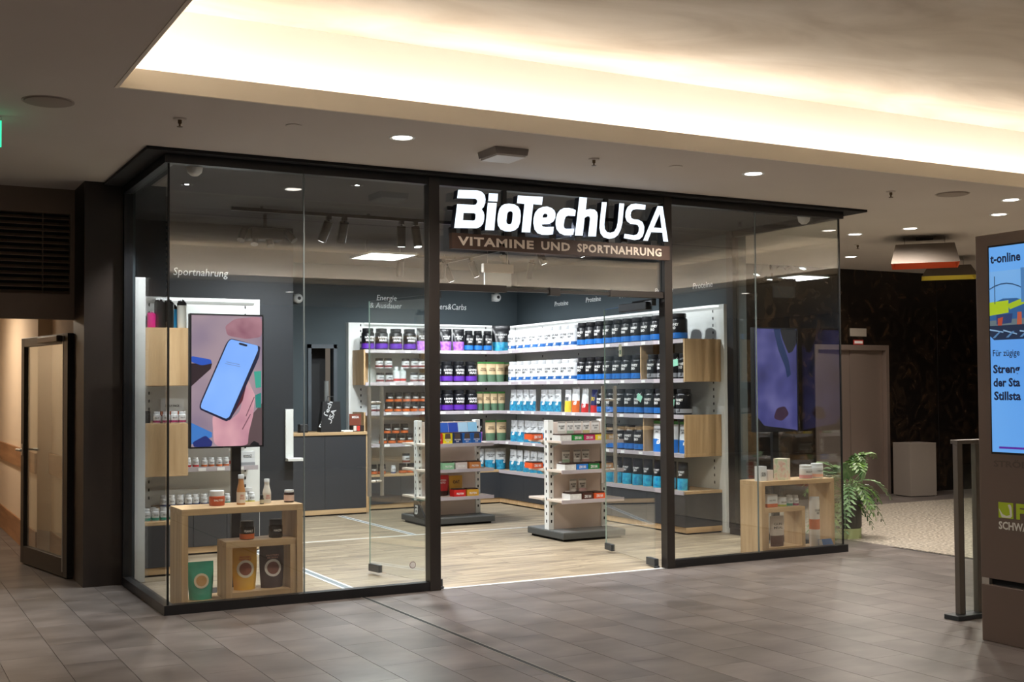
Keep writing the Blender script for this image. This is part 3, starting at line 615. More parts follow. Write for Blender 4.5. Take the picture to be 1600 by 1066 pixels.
def pouch(key, w, h, d, top, low, split, lines=None, ink=None, emb=None, ring=None, lz=.52, flat_w=.62, seal=None, lh=.16):
    N, K = 10, 10
    def wid(v): return w/2*(.88+.12*min(1, v*1.3)+.02*math.cos((v-.45)*6))
    def grid(v0, v1, off, sgn=1):
        vs = []; fs = []; k = max(2, int(K*(v1-v0))+1)
        for j in range(k+1):
            v = v0+(v1-v0)*j/k
            for i in range(N+1):
                u = -1+2*i/N; vs.append((u*wid(v), -sgn*(pouch_y(u, v, w, h, d)+off), v*h))
        for j in range(k):
            for i in range(N):
                q = (j*(N+1)+i, j*(N+1)+i+1, (j+1)*(N+1)+i+1, (j+1)*(N+1)+i); fs.append(q if sgn > 0 else q[::-1])
        return vs, fs
    b = MB(); b.add(*grid(0, 1, .0015)); b.add(*grid(0, 1, .0015, -1))
    n0 = [(-1+2*i/N) for i in range(N+1)]
    b.add([(u*wid(0), -pouch_y(u, 0, w, h, d)-.0015, 0) for u in n0]+[(u*wid(0), pouch_y(u, 0, w, h, d)+.0015, 0) for u in n0], [(i, N+1+i, N+2+i, i+1) for i in range(N)])
    P = [('body', b.mesh('pouch_body', top, 60))]
    if low: P.append(('lower_print', MB().add(*grid(.0, split, .0028)).mesh('pouch_low', low, 60)))
    if seal: P.append(('top_seal', MB().add(*grid(.90, 1, .0028)).mesh('pouch_seal', seal, 60)))
    def onto(mb, off=.0042):
        mb.v = [(x, -pouch_y(max(-1, min(1, x/wid(z/h))), z/h, w, h, d)-off, z) for x, y, z in mb.v]; return mb
    if lines: P.append(('label_print', onto(lift(flat_text(lines, w*flat_w, h*lh, .02), 0, 0, h*lz), .0048).mesh('pouch_print', ink)))
    if emb: P.append(('label_emblem', onto(lift(emblem(h*.17), w*.2, 0, h*(split-.16) if low else h*.2), .0046).mesh('pouch_emblem', emb)))
    if ring:
        rc, ric, rz, rr = ring
        n = 20; m1 = MB().add([(rr*math.cos(2*PI*i/n), 0, rz*h+rr*math.sin(2*PI*i/n)) for i in range(n)]+[(rr*.72*math.cos(2*PI*i/n), 0, rz*h+rr*.72*math.sin(2*PI*i/n)) for i in range(n)], [(i, (i+1) % n, n+(i+1) % n, n+i) for i in range(n)])
        P.append(('label_ring', onto(m1, .005).mesh('pouch_ring', rc)))
        m2 = MB().add([(0, 0, rz*h)]+[(rr*.72*math.cos(2*PI*i/n), 0, rz*h+rr*.72*math.sin(2*PI*i/n)) for i in range(n)], [(0, 1+i, 1+(i+1) % n) for i in range(n)])
        P.append(('label_picture', onto(m2, .005).mesh('pouch_pic', ric)))
    PROTO[key] = P
def jar(key, r, h, body, lid, band, bz, lidh=.22, neck=.9, seg=18, print_=None):
    P = [('body', MB().lathe([(r*.92, 0), (r, .008), (r, h*(1-lidh)*.93), (r*neck*.93, h*(1-lidh))], seg).mesh('jar_body', body, 35)),
         ('lid', MB().lathe([(r*neck, h*(1-lidh)), (r*neck, h*.98), (r*neck*.94, h)], seg).mesh('jar_lid', lid, 35))]
    if band: P.append(('label_band', MB().lathe([(r*1.01, bz[0]*h), (r*1.01, bz[1]*h)], seg, cap=False).mesh('jar_band', band, 35)))
    if print_: P.append(('label_print', curved(lift(flat_text(print_[0], r*1.3, h*print_[3], .02), 0, 0, h*print_[2]), r*1.02).mesh('jar_print', print_[1])))
    PROTO[key] = P
def carton(key, w, h, d, col, lines=None, ink=None, band=None, open_top=None, lz=.3, lh=.3):
    P = [('body', box(-w/2, w/2, -d/2, d/2, 0, h).mesh('carton_body', col))]
    if band: P.append(('print_band', box(-w/2-.0008, w/2+.0008, -d/2-.0012, d/2, h*band[1], h*band[2]).mesh('carton_band', band[0])))
    if lines: P.append(('label_print', lift(flat_text(lines, w*.62, h*lh, .02), 0, -d/2-.003, h*lz).mesh('carton_print', ink)))
    if open_top: P.append(('contents', box(-w/2+.006, w/2-.006, -d/2+.006, d/2-.006, h, h+.012).mesh('carton_contents', open_top)))
    PROTO[key] = P
K = lambda n, c, r=.4: mat(n, c, r)
blk = K('pack_black', '121317', .3); lidk = K('lid_black', '1a1b1e', .4); wht = K('pack_white', 'd9dcde', .4)
pur = K('band_purple', '5b2aa0'); blu = K('band_blue', '1d6fc0'); navy = K('band_navy', '1f5c9e'); teal = K('band_teal', '1c7fa6')
silv = noisy('foil_silver', 'b9bdbf', 'dfe3e4', (8, 8, 8), 3, 3, .3, .08); whf = noisy('foil_blue', '14618f', '3aa3c4', (9, 9, 9), 4, 5, .35, .12)
purf = noisy('foil_purple', '7b2fb0', 'c48be0', (9, 9, 9), 3, 4, .3, .1); tan = K('pack_tan', 'cdb48c', .5); grn = K('pack_green', '4d6b52', .5); dgrn = K('seal_green', '4f8a4a')
ora = K('band_orange', 'c8622a'); red = K('band_red', 'b82a2c'); yel = K('band_yellow', 'e0c43a'); brn = K('pack_brown', '3b2620'); gry = K('band_grey', '8e8f92')
cy = noisy('foil_cyan', '0f6ea8', '35b9d6', (8, 8, 8), 3, 4, .35, .12)
tub('purple_tub', .083, .275, blk, lidk, pur, (.07, .30), 'HYPER\nMASS', M_txtw, red)
tub('blue_tub', .062, .27, blk, lidk, blu, (.07, .28), 'ISO WHEY\nZERO', M_txtw)
tub('black_tub', .085, .275, blk, lidk, blu, (.06, .27), 'ISO WHEY\nZERO', M_txtw, None, navy)
tub('grey_tub', .085, .27, blk, lidk, gry, (.08, .24), 'ISO WHEY\nZERO', M_txtw, None, blk)
tub('white_tub', .085, .265, wht, wht, navy, (.09, .24), '100% PURE\nWHEY', M_txtk, None, M_txtw)
pouch('purple_pouch', .165, .29, .10, blk, purf, .42, 'MUSCLE\nMASS', M_txtw)
pouch('corner_pouch', .25, .35, .12, blk, cy, .36, 'ISO WHEY\nZERO', M_txtw)
pouch('tan_pouch', .15, .27, .10, tan, grn, .38, 'VEGAN\nPROTEIN', mat('ink_brown', '4a3626', .6), None, None, .55, .6, dgrn)
pouch('slim_tan_pouch', .105, .25, .08, tan, grn, .38, 'VEGAN\nPROTEIN', MATS['ink_brown'], None, None, .55, .6, dgrn)
pouch('blue_pouch', .16, .275, .10, silv, whf, .46, '100% PURE\nWHEY', M_txtk, M_txtw, None, .6, .7, None, .13)
pouch('yellow_pouch', .13, .27, .09, wht, yel, .5, 'PURE', M_txtk)
pouch('orange_pouch', .16, .30, .10, silv, ora, .46, None, None, M_txtw)
pouch('red_pouch', .15, .29, .10, silv, red, .36, None, None, M_txtw)
pouch('aqua_pouch', .17, .29, .11, blk, cy, .42, 'ISO WHEY\nZERO', M_txtw)
pouch('whiteblue_pouch', .22, .33, .12, wht, blu, .42, 'ISO WHEY\nZERO', M_txtk, M_txtw, None, .62, .55, dgrn, .13)
pouch('multi_tub', .12, .27, .10, K('pack_navy', '1b2350'), red, .32, 'ZERO', yel)
jar('orange_jar', .052, .125, blk, lidk, ora, (.06, .3), .25, .92, 18, ('PRO', M_txtw, .38, .16))
jar('silver_jar', .052, .125, silv, lidk, K('band_maroon', '6d2426'), (.1, .3), .25, .95, 18, ('AMINO', M_txtk, .42, .14))
jar('tall_bottle', .045, .20, silv, wht, red, (.1, .25), .2, .55, 18)
jar('white_bottle_red', .029, .092, wht, wht, red, (.06, .26), .22, .8, 16, ('VITA', M_txtk, .4, .14))
jar('white_bottle_orange', .028, .085, wht, wht, ora, (.06, .26), .22, .8, 16, ('OMEGA', M_txtk, .4, .14))
jar('white_bottle_navy', .032, .105, wht, wht, K('band_ink', '23356b'), (.06, .24), .24, .8, 16, ('VITA', M_txtk, .42, .13))
jar('white_bottle_teal', .030, .10, wht, wht, K('band_green', '2f8a76'), (.06, .26), .22, .8, 16, ('ZINC', M_txtk, .4, .14))
jar('white_bottle_yellow', .032, .10, wht, wht, K('band_lime', 'b9b93a'), (.06, .26), .22, .8, 16, ('D3', M_txtk, .42, .14))
jar('white_bottle_pink', .031, .095, wht, wht, K('band_magenta', '8e2b5c'), (.06, .24), .24, .85, 16, ('BEAUTY', M_txtk, .4, .12))
ORD = ['first', 'second', 'third', 'fourth', 'fifth', 'sixth', 'seventh', 'eighth', 'ninth', 'tenth', 'eleventh', 'twelfth', 'thirteenth', 'fourteenth']
def put(key, name, loc, rotz, label, cat, group=None):
    t_ = thing(name, label, cat, loc, rotz, group)
    for pn, me in PROTO[key]: link(pn, me, t_)
    return t_
DESC = {'purple_tub': ('supplement_tub', 'purple banded black tub', 'tub'), 'blue_tub': ('supplement_tub', 'slim blue banded black tub', 'tub'),
 'black_tub': ('supplement_tub', 'blue banded black protein tub', 'tub'), 'grey_tub': ('supplement_tub', 'grey banded black protein tub', 'tub'), 'white_tub': ('protein_tub', 'navy banded white protein tub', 'tub'),
 'purple_pouch': ('protein_pouch', 'black and shiny purple bag', 'bag'), 'corner_pouch': ('protein_pouch', 'large black and cyan bag', 'bag'), 'tan_pouch': ('protein_pouch', 'tan and green bag', 'bag'), 'slim_tan_pouch': ('protein_pouch', 'slim tan and green bag', 'bag'),
 'blue_pouch': ('protein_pouch', 'silver and blue bag', 'bag'), 'yellow_pouch': ('protein_pouch', 'white and yellow bag', 'bag'), 'orange_pouch': ('protein_pouch', 'silver and orange bag', 'bag'),
 'red_pouch': ('protein_pouch', 'silver and red bag', 'bag'), 'aqua_pouch': ('protein_pouch', 'black and aqua bag', 'bag'), 'whiteblue_pouch': ('protein_pouch', 'green topped white and blue bag', 'bag'),
 'multi_tub': ('protein_pouch', 'navy, yellow and red bag', 'bag'), 'orange_jar': ('supplement_jar', 'orange banded jar', 'jar'), 'silver_jar': ('supplement_jar', 'silver jar', 'jar'),
 'tall_bottle': ('supplement_bottle', 'tall pale bottle', 'bottle'), 'white_bottle_red': ('pill_bottle', 'red banded white bottle', 'bottle'), 'white_bottle_orange': ('pill_bottle', 'orange banded white bottle', 'bottle'),
 'white_bottle_navy': ('pill_bottle', 'navy banded white bottle', 'bottle'), 'white_bottle_teal': ('pill_bottle', 'green banded white bottle', 'bottle'),
 'white_bottle_yellow': ('pill_bottle', 'lime banded white bottle', 'bottle'), 'white_bottle_pink': ('pill_bottle', 'magenta banded white bottle', 'bottle')}
def row(key, pts, rotz, where, side, group):
    nm, d, c = DESC[key]
    for i, p in enumerate(pts):
        lb = ('%s %s from %s, %s' % (ORD[i], d, side, where)) if len(pts) > 1 else '%s on %s' % (d, where)
        put(key, nm, (p[0]+random.uniform(-.004, .004), p[1]+random.uniform(-.004, .004), p[2]), rotz+random.uniform(-.06, .06), lb, c, group)
SHN = ['top shelf', 'second shelf', 'third shelf', 'fourth shelf', 'lowest shelf']
def back(key, xs, k, dz=0, y=5.92, extra='', grp=None):
    row(key, [(x, y, SZ[k]+dz) for x in xs], 0, 'back wall '+SHN[k]+extra, 'the counter end', grp or 'goods on the back wall shelving')
def side(key, ys, k, dz=0, x=5.715, extra=''):
    row(key, [(x, y, SZ[k]+dz) for y in ys], -PI/2, 'long wall '+SHN[k]+extra, 'the corner', 'goods on the long wall shelving')
# back wall
back('purple_tub', [3.80, 3.98, 4.18, 4.37], 0); back('purple_pouch', [4.55, 4.71, 4.89, 5.07], 0); back('blue_tub', [5.22, 5.36, 5.50], 0); 
put('corner_pouch', 'protein_pouch', (5.72, 5.95, SZ[0]), -.35, 'large black and cyan bag in the shelving corner, top shelf', 'bag', 'goods on the back wall shelving')
back('silver_jar', [3.97, 4.09, 4.44, 4.56], 1, 0, 5.93, ' lower tier'); back('silver_jar', [3.97, 4.09, 4.33, 4.45, 4.56], 1, .183, 5.95, ' glass tier'); back('tall_bottle', [4.20, 4.29], 1, 0, 5.96)
back('purple_tub', [4.73, 4.90, 5.07, 5.25], 1); back('tan_pouch', [5.42, 5.55, 5.68], 1); 
put('tan_pouch', 'protein_pouch', (5.86, 6.02, SZ[1]), -.7, 'tan and green bag wedged in the shelving corner, second shelf', 'bag', 'goods on the back wall shelving')
back('orange_jar', [4.08, 4.20, 4.32, 4.43, 4.55], 2); back('orange_jar', [4.10, 4.22, 4.34, 4.45, 4.56], 2, .126, 5.94, ' upper tier')
back('silver_jar', [3.86, 3.97], 2); back('purple_tub', [4.73, 4.90, 5.07, 5.25], 2); back('slim_tan_pouch', [5.38, 5.49, 5.60, 5.71], 2, 0, 5.93)
back('orange_jar', [4.00, 4.12, 4.25, 4.36], 3); back('orange_jar', [4.06, 4.18, 4.30], 3, .126, 5.93, ' upper tier'); back('purple_tub', [4.55, 4.73, 4.91, 5.09], 3); back('purple_pouch', [5.34], 3); back('tan_pouch', [5.53, 5.70], 3)
back('orange_jar', [3.86, 3.97, 4.26, 4.37], 4, 0, 5.90); back('silver_jar', [4.31], 4, .126, 5.90); back('white_bottle_navy', [4.12], 4, 0, 5.88); back('blue_pouch', [5.17, 5.36, 5.53, 5.69], 4)
# long wall
side('white_tub', [5.56, 5.37, 5.18, 4.99, 4.80, 4.61, 4.42, 4.23, 4.05], 0); side('black_tub', [3.85, 3.66, 3.47, 3.28, 3.09, 2.90, 2.71, 2.52, 2.33, 2.14, 1.95], 0); 
side('white_tub', [5.56, 5.37, 5.18, 4.99, 4.80, 4.61, 4.42, 4.23, 4.05], 1); side('black_tub', [3.85, 3.66, 3.47, 3.28, 3.09, 2.90, 2.71], 1); side('grey_tub', [2.43, 2.24, 2.05, 1.86], 1, 0, 5.73, ' inside box')
side('blue_pouch', [5.60, 5.43, 5.26, 5.09, 4.79, 4.62, 4.45], 2); side('yellow_pouch', [4.21], 2); side('orange_pouch', [4.03], 2); side('red_pouch', [3.82], 2); side('multi_tub', [3.62], 2); side('black_tub', [3.42, 3.23, 3.04, 2.85, 2.66, 2.47, 2.28], 2); side('grey_tub', [2.08, 1.89], 2)
side('blue_pouch', [5.58, 5.40, 5.22, 5.04, 4.86, 4.68, 4.50, 4.32, 4.14], 3); side('black_tub', [3.80, 3.61, 3.42, 3.23, 3.04, 2.85, 2.66], 3); side('whiteblue_pouch', [2.37, 2.13, 1.89], 3, 0, 5.74)
side('blue_pouch', [5.58, 5.40, 5.22, 5.04, 4.86, 4.68, 4.50, 4.32], 4, 0, 5.70); side('aqua_pouch', [3.90, 3.71, 3.51, 3.31, 3.12, 2.92, 2.72, 2.53, 2.33, 2.10, 1.90], 4, 0, 5.70)
for i, (x, y, z, lb) in enumerate([(5.605, 2.55, 1.405, 'mint paper tag stuck on the third shelf tubs behind the open door'), (5.612, 1.97, 1.36, 'mint paper tag stuck on a grey banded tub, third shelf'), (5.612, 1.90, 1.77, 'mint paper tag stuck on a tub in the upper oak box')]):
    tg = thing('paper_tag', lb, 'tag', (x+.005, y, z), -PI/2, 'mint paper tags'); c_ = obj('card', box(-.045, .045, -.002, 0, -.035, .035), mat('mint_paper', '8fd0b4', .6), tg); c_.rotation_euler = (0, .5-.3*i, 0)
    obj('thread', MB().tube([(0, .001, .03), (0, .03, .06)], .0015, 5), M_txtw, tg)
# bottle shelves behind the first screen
def left(key, xs, z, y, where): row(key, [(x, y, z) for x in xs], 0, where, 'the corner glass', 'small bottles behind the first screen')
left('white_bottle_red', [.84, .91], .80, 2.94, 'upper bottle shelf'); left('white_bottle_orange', [.985, 1.055, 1.13, 1.195], .80, 2.94, 'upper bottle shelf'); left('tall_bottle', [1.27], .80, 2.99, 'the upper bottle shelf')
left('white_bottle_navy', [.61, .685, .76, .835, .905, .98, 1.05], .447, 2.92, 'lower bottle shelf'); left('white_bottle_teal', [1.125, 1.195], .447, 2.92, 'lower bottle shelf'); left('white_bottle_red', [1.265], .447, 2.92, 'the lower bottle shelf'); left('white_bottle_yellow', [1.36, 1.43], .447, 2.92, 'lower bottle shelf')
left('white_bottle_navy', [.64, .72, .80, .87, .94, 1.02, 1.09, 1.17], .447, 3.03, 'lower bottle shelf back row')
carton('white_carton', .14, .13, .08, wht, 'JOINT\nPACK', M_txtk, (gry, .0, .22), None, .55, .22)
put('white_carton', 'carton', (1.405, 3.0, .80), 0, 'white carton with grey base at the end of the upper bottle shelf', 'carton', None)
put('white_carton', 'carton', (1.41, 3.1, .447), 0, 'white carton at the end of the lower bottle shelf', 'carton', None)
for i, x in enumerate((.235, .305, .375, .445, .51)): put('white_bottle_teal', 'pill_bottle', (x, 1.80, .447), 0, '%s small green banded bottle on the side run lowest board, front row' % ORD[i], 'bottle', 'bottles on the side run')
for i, x in enumerate((.23, .31, .39, .47)): put('white_bottle_teal', 'pill_bottle', (x, 1.92, .447), 0, '%s small green banded bottle on the side run lowest board, back row' % ORD[i], 'bottle', 'bottles on the side run')
for i, x in enumerate((.312, .39, .455, .52)): put('white_bottle_pink', 'pill_bottle', (x, 1.80, 1.243), 0, '%s magenta banded white bottle between the oak boxes' % ORD[i], 'bottle', 'bottles on the side run')
carton('daily_carton', .19, .20, .10, wht, 'DAILY PACK', M_txtk, (ora, .28, .48), None, .66, .09)
put('daily_carton', 'carton', (.455, 1.92, 1.243), 0, 'large white carton with orange stripe behind the magenta banded bottles', 'carton', None)
jar('dark_jar', .035, .10, blk, lidk, None, None, .25, .95, 16)
for i, x in enumerate((.20, .255)): put('dark_jar', 'supplement_jar', (x, 1.85+.08*i, 1.243), 0, ['small dark jar nearest the corner glass between the oak boxes', 'second small dark jar between the oak boxes'][i], 'jar', 'bottles on the side run')
# shaker bottles on the oak box
def shaker(key, r, h, body, cap, spout=True):
    P = [('body', MB().lathe([(r*.9, 0), (r, .01), (r, h*.80), (r*.92, h*.86)], 20).mesh('shaker_body', body, 35)),
         ('cap', MB().lathe([(r*1.02, h*.80), (r*1.02, h*.88), (r*.7, h*.94)], 20).mesh('shaker_cap', cap, 35))]
    if spout: P.append(('spout', MB().tube([(r*.3, 0, h*.93), (r*.35, 0, h*.985), (r*.1, 0, h)], r*.28, 8).mesh('shaker_spout', cap, 40)))
    P.append(('carry_loop', MB().tube([(-r*.9, 0, h*.88), (-r*.7, 0, h*.96), (-r*.1, 0, h*.97)], r*.12, 6).mesh('shaker_loop', cap, 40)))
    PROTO[key] = P
shaker('sh_dark', .030, .105, K('shaker_slate', '2c3a40'), lidk, False); shaker('sh_pink', .034, .125, K('shaker_pink', 'e0268a'), K('cap_pink', 'd4207e'))
shaker('sh_black', .041, .235, K('shaker_black', '1a1d1c'), lidk); shaker('sh_blue', .032, .20, K('shaker_blue', '2f9fd8'), lidk); shaker('sh_white', .038, .235, K('shaker_white', 'd9dad2'), lidk)
for key, x, y, lb in [('sh_dark', .205, 1.80, 'short slate shaker beside the pink one on the oak box'), ('sh_pink', .262, 1.78, 'bright pink shaker on the oak box'), ('sh_black', .332, 1.80, 'tall black sports bottle next to the pink shaker'),
                      ('sh_black', .412, 1.82, 'tall black sports bottle next to the blue one'), ('sh_blue', .462, 1.86, 'slim sky blue sports bottle on the oak box'), ('sh_white', .512, 1.79, 'tall white sports bottle with black cap on the oak box')]:
    put(key, 'sports_bottle', (x, y, 2.026), random.uniform(-.3, .3), lb, 'bottle', 'shakers and sports bottles on the oak box')
# ------------------------------------------------------------------ gondolas
def gondola(label, x0, x1, yc, dpt, h, zs):
    g = thing('gondola_shelf', label, 'gondola', (x0, yc, 0)); W_ = x1-x0
    obj('base', box(0, W_, -dpt, dpt, .025, .085), mat('base_grey', '4b4d4c', .5), g, bevel=.004)
    obj('base_foot', box(.03, W_-.03, -dpt+.04, dpt-.04, 0, .025), M_slot, g)
    obj('base_deck', box(.004, W_-.004, -dpt+.004, dpt-.004, .085, .092), mat('deck_grey', '6d6f6e', .5), g)
    obj('panel', box(.07, W_-.07, -.03, .03, .09, h-.02), M_cream, g)
    for a in (.02, W_-.08):
        u_ = obj('upright', box(a, a+.06, -.045, .045, .09, h), M_white, g, bevel=.004)
        sl = MB(); z = .16
        while z < h-.08:
            sl.box(a+.023, a+.037, -.047, -.044, z, z+.028); sl.box(a-.002, a+.001, -.008, .008, z, z+.028); z += .075
        obj('slot_row', sl, M_slot, u_)['kind'] = 'stuff'
    for z in zs:
        for s in (-1, 1):
            ya, yb = sorted((s*.04, s*(dpt-.03)))
            sh = obj('shelf', box(.0, W_, ya, yb, z-.024, z), mat('shelf_cream', 'd9cbbd', .5), g, bevel=.003)
            if s < 0: obj('price_rail', box(.0, W_, ya-.01, ya, z-.034, z+.003), M_rail2, sh)
            for a in (.06, W_-.06):
                obj('bracket', MB().prism([(0, z-.024), (0, z-.09), (s*(dpt*.6), z-.024)], 'x', a-.004, a+.004), mat('bracket_grey', '9aa0a0', .5), sh)
    return g
g1 = gondola('cream gondola shelf with snack boxes in the middle of the shop', 3.63, 4.46, 4.115, .365, 1.16, (.905, .62, .315))
em_ = obj('end_board', MB().prism([(-.30, .093), (.0, .093), (0, .27), (-.10, .27)], 'x', -.004, .016), M_black, g1)
e2 = obj('end_emblem', emblem(.10), M_txtw, g1); e2.rotation_euler = (0, 0, -PI/2); e2.location = (-.006, -.07, .12)
g2 = gondola('cream gondola shelf with flat bar boxes nearest the entrance', 4.24, 4.97, 2.25, .36, 1.19, (.99, .70, .405))
def bar_box(key, col, w=.13, h=.055, d=.16): carton(key, w, h, d, mat('bar_'+key, col, .5), 'ZERO BAR', M_txtw, None, brn, .25, .5)
for k_, c_ in (('green', '1f8a3a'), ('magenta', 'b81f5a'), ('yellow', 'e8d020'), ('oak', 'b5935c'), ('blue', '1f78d0'), ('dkgreen', '1d7a3a'), ('brown', '4a2418'), ('flame', 'e05a28'), ('white', 'd9d9d6'), ('kraft', 'b98a58')): bar_box('bb_'+k_, c_)
def bars(keys, xs, y, z, lvl):
    for i, (k_, x) in enumerate(zip(keys, xs)): put('bb_'+k_, 'bar_box', (x, y, z), 0, '%s flat box of bars on the %s of the entrance gondola' % (k_.replace('dk', 'dark ').replace('flame', 'flame red').replace('oak', 'oak coloured'), lvl), 'box', 'boxes of bars on the entrance gondola')
bars(['white', 'green', 'magenta', 'yellow', 'oak'], [4.31, 4.45, 4.585, 4.72, 4.855], 2.025, .99, 'top tier'); bars(['white', 'blue', 'dkgreen', 'kraft'], [4.36, 4.50, 4.635, 4.80], 2.025, .70, 'middle tier'); bars(['white', 'brown', 'flame'], [4.42, 4.56, 4.70], 2.025, .405, 'low tier')
for k_, c_ in (('green', '9fb59a'), ('rose', 'c7a3a0'), ('straw', 'cfc28f'), ('pale', 'cfcac2')): pouch('sac_'+k_, .088, .19, .03, mat('sachet_white', 'eceae6', .4), mat('sachet_'+k_, c_, .4), .5, 'ISO WHEY\nZERO', M_txtk, None, None, .58, .75, mat('sachet_seal', 'a9a6a2', .4), .2)
for lv, y, z, items in [('top tier', 2.13, .99, [('pale', 4.37), ('green', 4.47), ('rose', 4.56), ('straw', 4.66), ('pale', 4.77)]), ('middle tier', 2.13, .70, [('green', 4.42), ('pale', 4.55), ('rose', 4.65)]), ('low tier', 2.13, .405, [('pale', 4.50), ('rose', 4.61)])]:
    for i, (k_, x) in enumerate(items):
        ds = put('sac_'+k_, 'sachet_dispenser', (x, y, z), random.uniform(-.12, .12), '%s white sachet behind the bar boxes on the entrance gondola %s' % (ORD[i], lv), 'sachet', 'sachets standing behind the bar boxes')
        link('dispenser_box', box(-.042, .042, -.03, .03, 0, .07).mesh('dispenser_box', mat('sachet_white', 'eceae6')), ds).location = (0, .045, 0)
# middle gondola goods
def flip_box(key, col, lidc): 
    w_, h_, d_ = .115, .115, .10
    PROTO[key] = [('body', box(-w_/2, w_/2, -d_/2, d_/2, 0, h_).mesh('flip_body', mat('flip_'+key, col, .45))),
                  ('open_lid', MB().prism([(.045, h_-.004), (.05, h_), (.075, h_+.115), (.07, h_+.115)], 'x', -w_/2, w_/2).mesh('flip_lid', mat('fliplid_'+key, lidc, .45))),
                  ('bars', box(-w_/2+.006, w_/2-.006, -d_/2+.006, d_/2-.006, h_, h_+.01).mesh('flip_bars', brn)),
                  ('label_print', lift(flat_text('PROTEIN\nBAR', .075, .035, .02), 0, -d_/2-.002, .015).mesh('flip_print', M_txtw)),
                  ('cut_out', MB().prism([(-.035, .055), (.035, .055), (.03, .112), (-.03, .112)], 'y', -d_/2-.0015, -d_/2).mesh('flip_cut', mat('flip_cut', '5a4a40', .6)))]
for key, c_, l_ in (('red', 'c8281e', 'd8c02a'), ('yellow', 'e6d418', '2c55a8'), ('navy', '17305f', '2744a0'), ('blue', '1f66b8', 'a9cde4'), ('sky', '1f66b8', '8fc6e6')): flip_box('fb_'+key, c_, l_)
for key, x, lb in (('red', 3.78, 'red'), ('yellow', 3.90, 'yellow'), ('navy', 4.02, 'navy'), ('blue', 4.14, 'blue'), ('sky', 4.26, 'second blue')): put('fb_'+key, 'open_snack_box', (x, 3.85, .905), 0, lb+' open snack box with raised lid on top of the middle gondola', 'box', 'open snack boxes')
for key, c_, x, z, lb in (('gr', '8fc49a', 3.90, .62, 'mint green flat snack box on the middle gondola second tier'), ('wr', 'd9d0cc', 4.06, .62, 'white flat snack box on the middle gondola second tier'), ('og', 'd0854a', 4.23, .62, 'orange flat snack box on the middle gondola second tier'), ('rd', 'd6221f', 4.04, .315, 'red small snack box on the middle gondola lowest tier'), ('yl', 'd9a536', 4.20, .315, 'golden small snack box on the middle gondola lowest tier')):
    carton('sb_'+key, .14, .075, .12, mat('snack_'+key, c_, .5), 'PROTEIN', M_txtw, None, brn, .3, .3); put('sb_'+key, 'snack_box', (x, 3.84, z), 0, lb, 'box', 'flat snack boxes on the middle gondola')
pouch('bag_red', .20, .23, .07, red, brn, .25, 'PROTEIN\nGUSTO', M_txtw, None, None, .6, .6, None, .2); pouch('bag_gold', .17, .22, .07, K('bag_gold', 'c99a35'), brn, .2, 'OAT', brn, None, None, .6, .5)
put('bag_red', 'snack_bag', (3.90, 3.99, .315), 0, 'large red snack bag standing on the middle gondola lowest tier', 'bag'); put('bag_gold', 'snack_bag', (4.09, 4.0, .315), 0, 'golden snack bag standing on the middle gondola lowest tier', 'bag')
# goods on the far side of the gondolas, glimpsed past the ends
for i, (x, y, z, k_) in enumerate([(4.33, 2.45, .99, 'flame'), (4.33, 2.45, .70, 'flame')]): put('bb_'+k_, 'bar_box', (x-.10, y, z), 0, ['flame red box jutting from the rear top tier of the entrance gondola', 'flame red box jutting from the rear middle tier of the entrance gondola'][i], 'box')

# ------------------------------------------------------------------ counter
ct = thing('sales_counter', 'charcoal sales counter with oak top and oak end panel', 'counter', (2.55, 5.485, 0))
obj('body', box(0, 1.05, .012, .5, .075, .965), M_char, ct)
for k in range(2): obj('front_panel', box(.525*k+.002, .525*(k+1)-.002, 0, .012, .08, .962), M_char, ct)
obj('top', box(-.02, 1.09, -.015, .52, .965, 1.0), M_oakh, ct, bevel=.003)
obj('end_panel', box(1.05, 1.085, -.005, .5, .02, .965), M_oak, ct, bevel=.003)
obj('plinth', box(0, 1.05, -.004, .5, .02, .075), M_oakh, ct, bevel=.002); obj('toe_gap', box(.02, 1.06, .02, .5, 0, .02), M_slot, ct)
bg_ = thing('carrier_bag', 'black carrier bag with white lettering standing on the counter', 'bag', (3.19, 5.66, 1.0))
obj('body', MB().add([(-.13, -.07, 0), (.13, -.07, 0), (.13, .07, 0), (-.13, .07, 0), (-.09, -.03, .37), (.13, -.03, .37), (.13, .03, .37), (-.09, .03, .37)], [(0, 3, 2, 1), (4, 5, 6, 7), (0, 1, 5, 4), (1, 2, 6, 5), (2, 3, 7, 6), (3, 0, 4, 7)]), mat('bag_black', '101114', .5), bg_)
tx = obj('print', flat_text('BioTech\nUSA', .34, .13, .02), mat('bag_print', 'c4c6c8', .6), bg_); tx.rotation_euler = (-.11, math.radians(-68), 0); tx.location = (.035, -.060, .175)
obj('handle', MB().tube([(-.03, 0, .36), (-.02, 0, .43), (.05, 0, .43), (.06, 0, .36)], .006, 8), lidk, bg_)
obj('roll', MB().tube([(.0, .1, 0), (.0, .1, .62)], .03, 12), mat('roll_grey', '6b6d6c', .4), bg_, smooth=40)
bc = thing('brown_snack_box', 'brown printed snack carton with raised back on the counter', 'carton', (3.53, 5.62, 1.0))
obj('tray', box(-.075, .075, -.06, .06, 0, .075), mat('snack_dark', '241814', .5), bc); obj('back_board', box(-.075, .075, .04, .06, .075, .215), mat('snack_brown', '7a3f2e', .5), bc); tx = obj('print', flat_text('MEGA', .09, .03, .02), M_txtw, bc); tx.location = (0, .038, .16)
for k_, (x, c_) in enumerate(((-.045, 'd8d0c8'), (0, 'c83a34'), (.04, '2c2422'))): obj('packet', box(x-.018, x+.018, -.066, -.06, .01, .07), mat('packet_%d' % k_, c_, .5), bc)
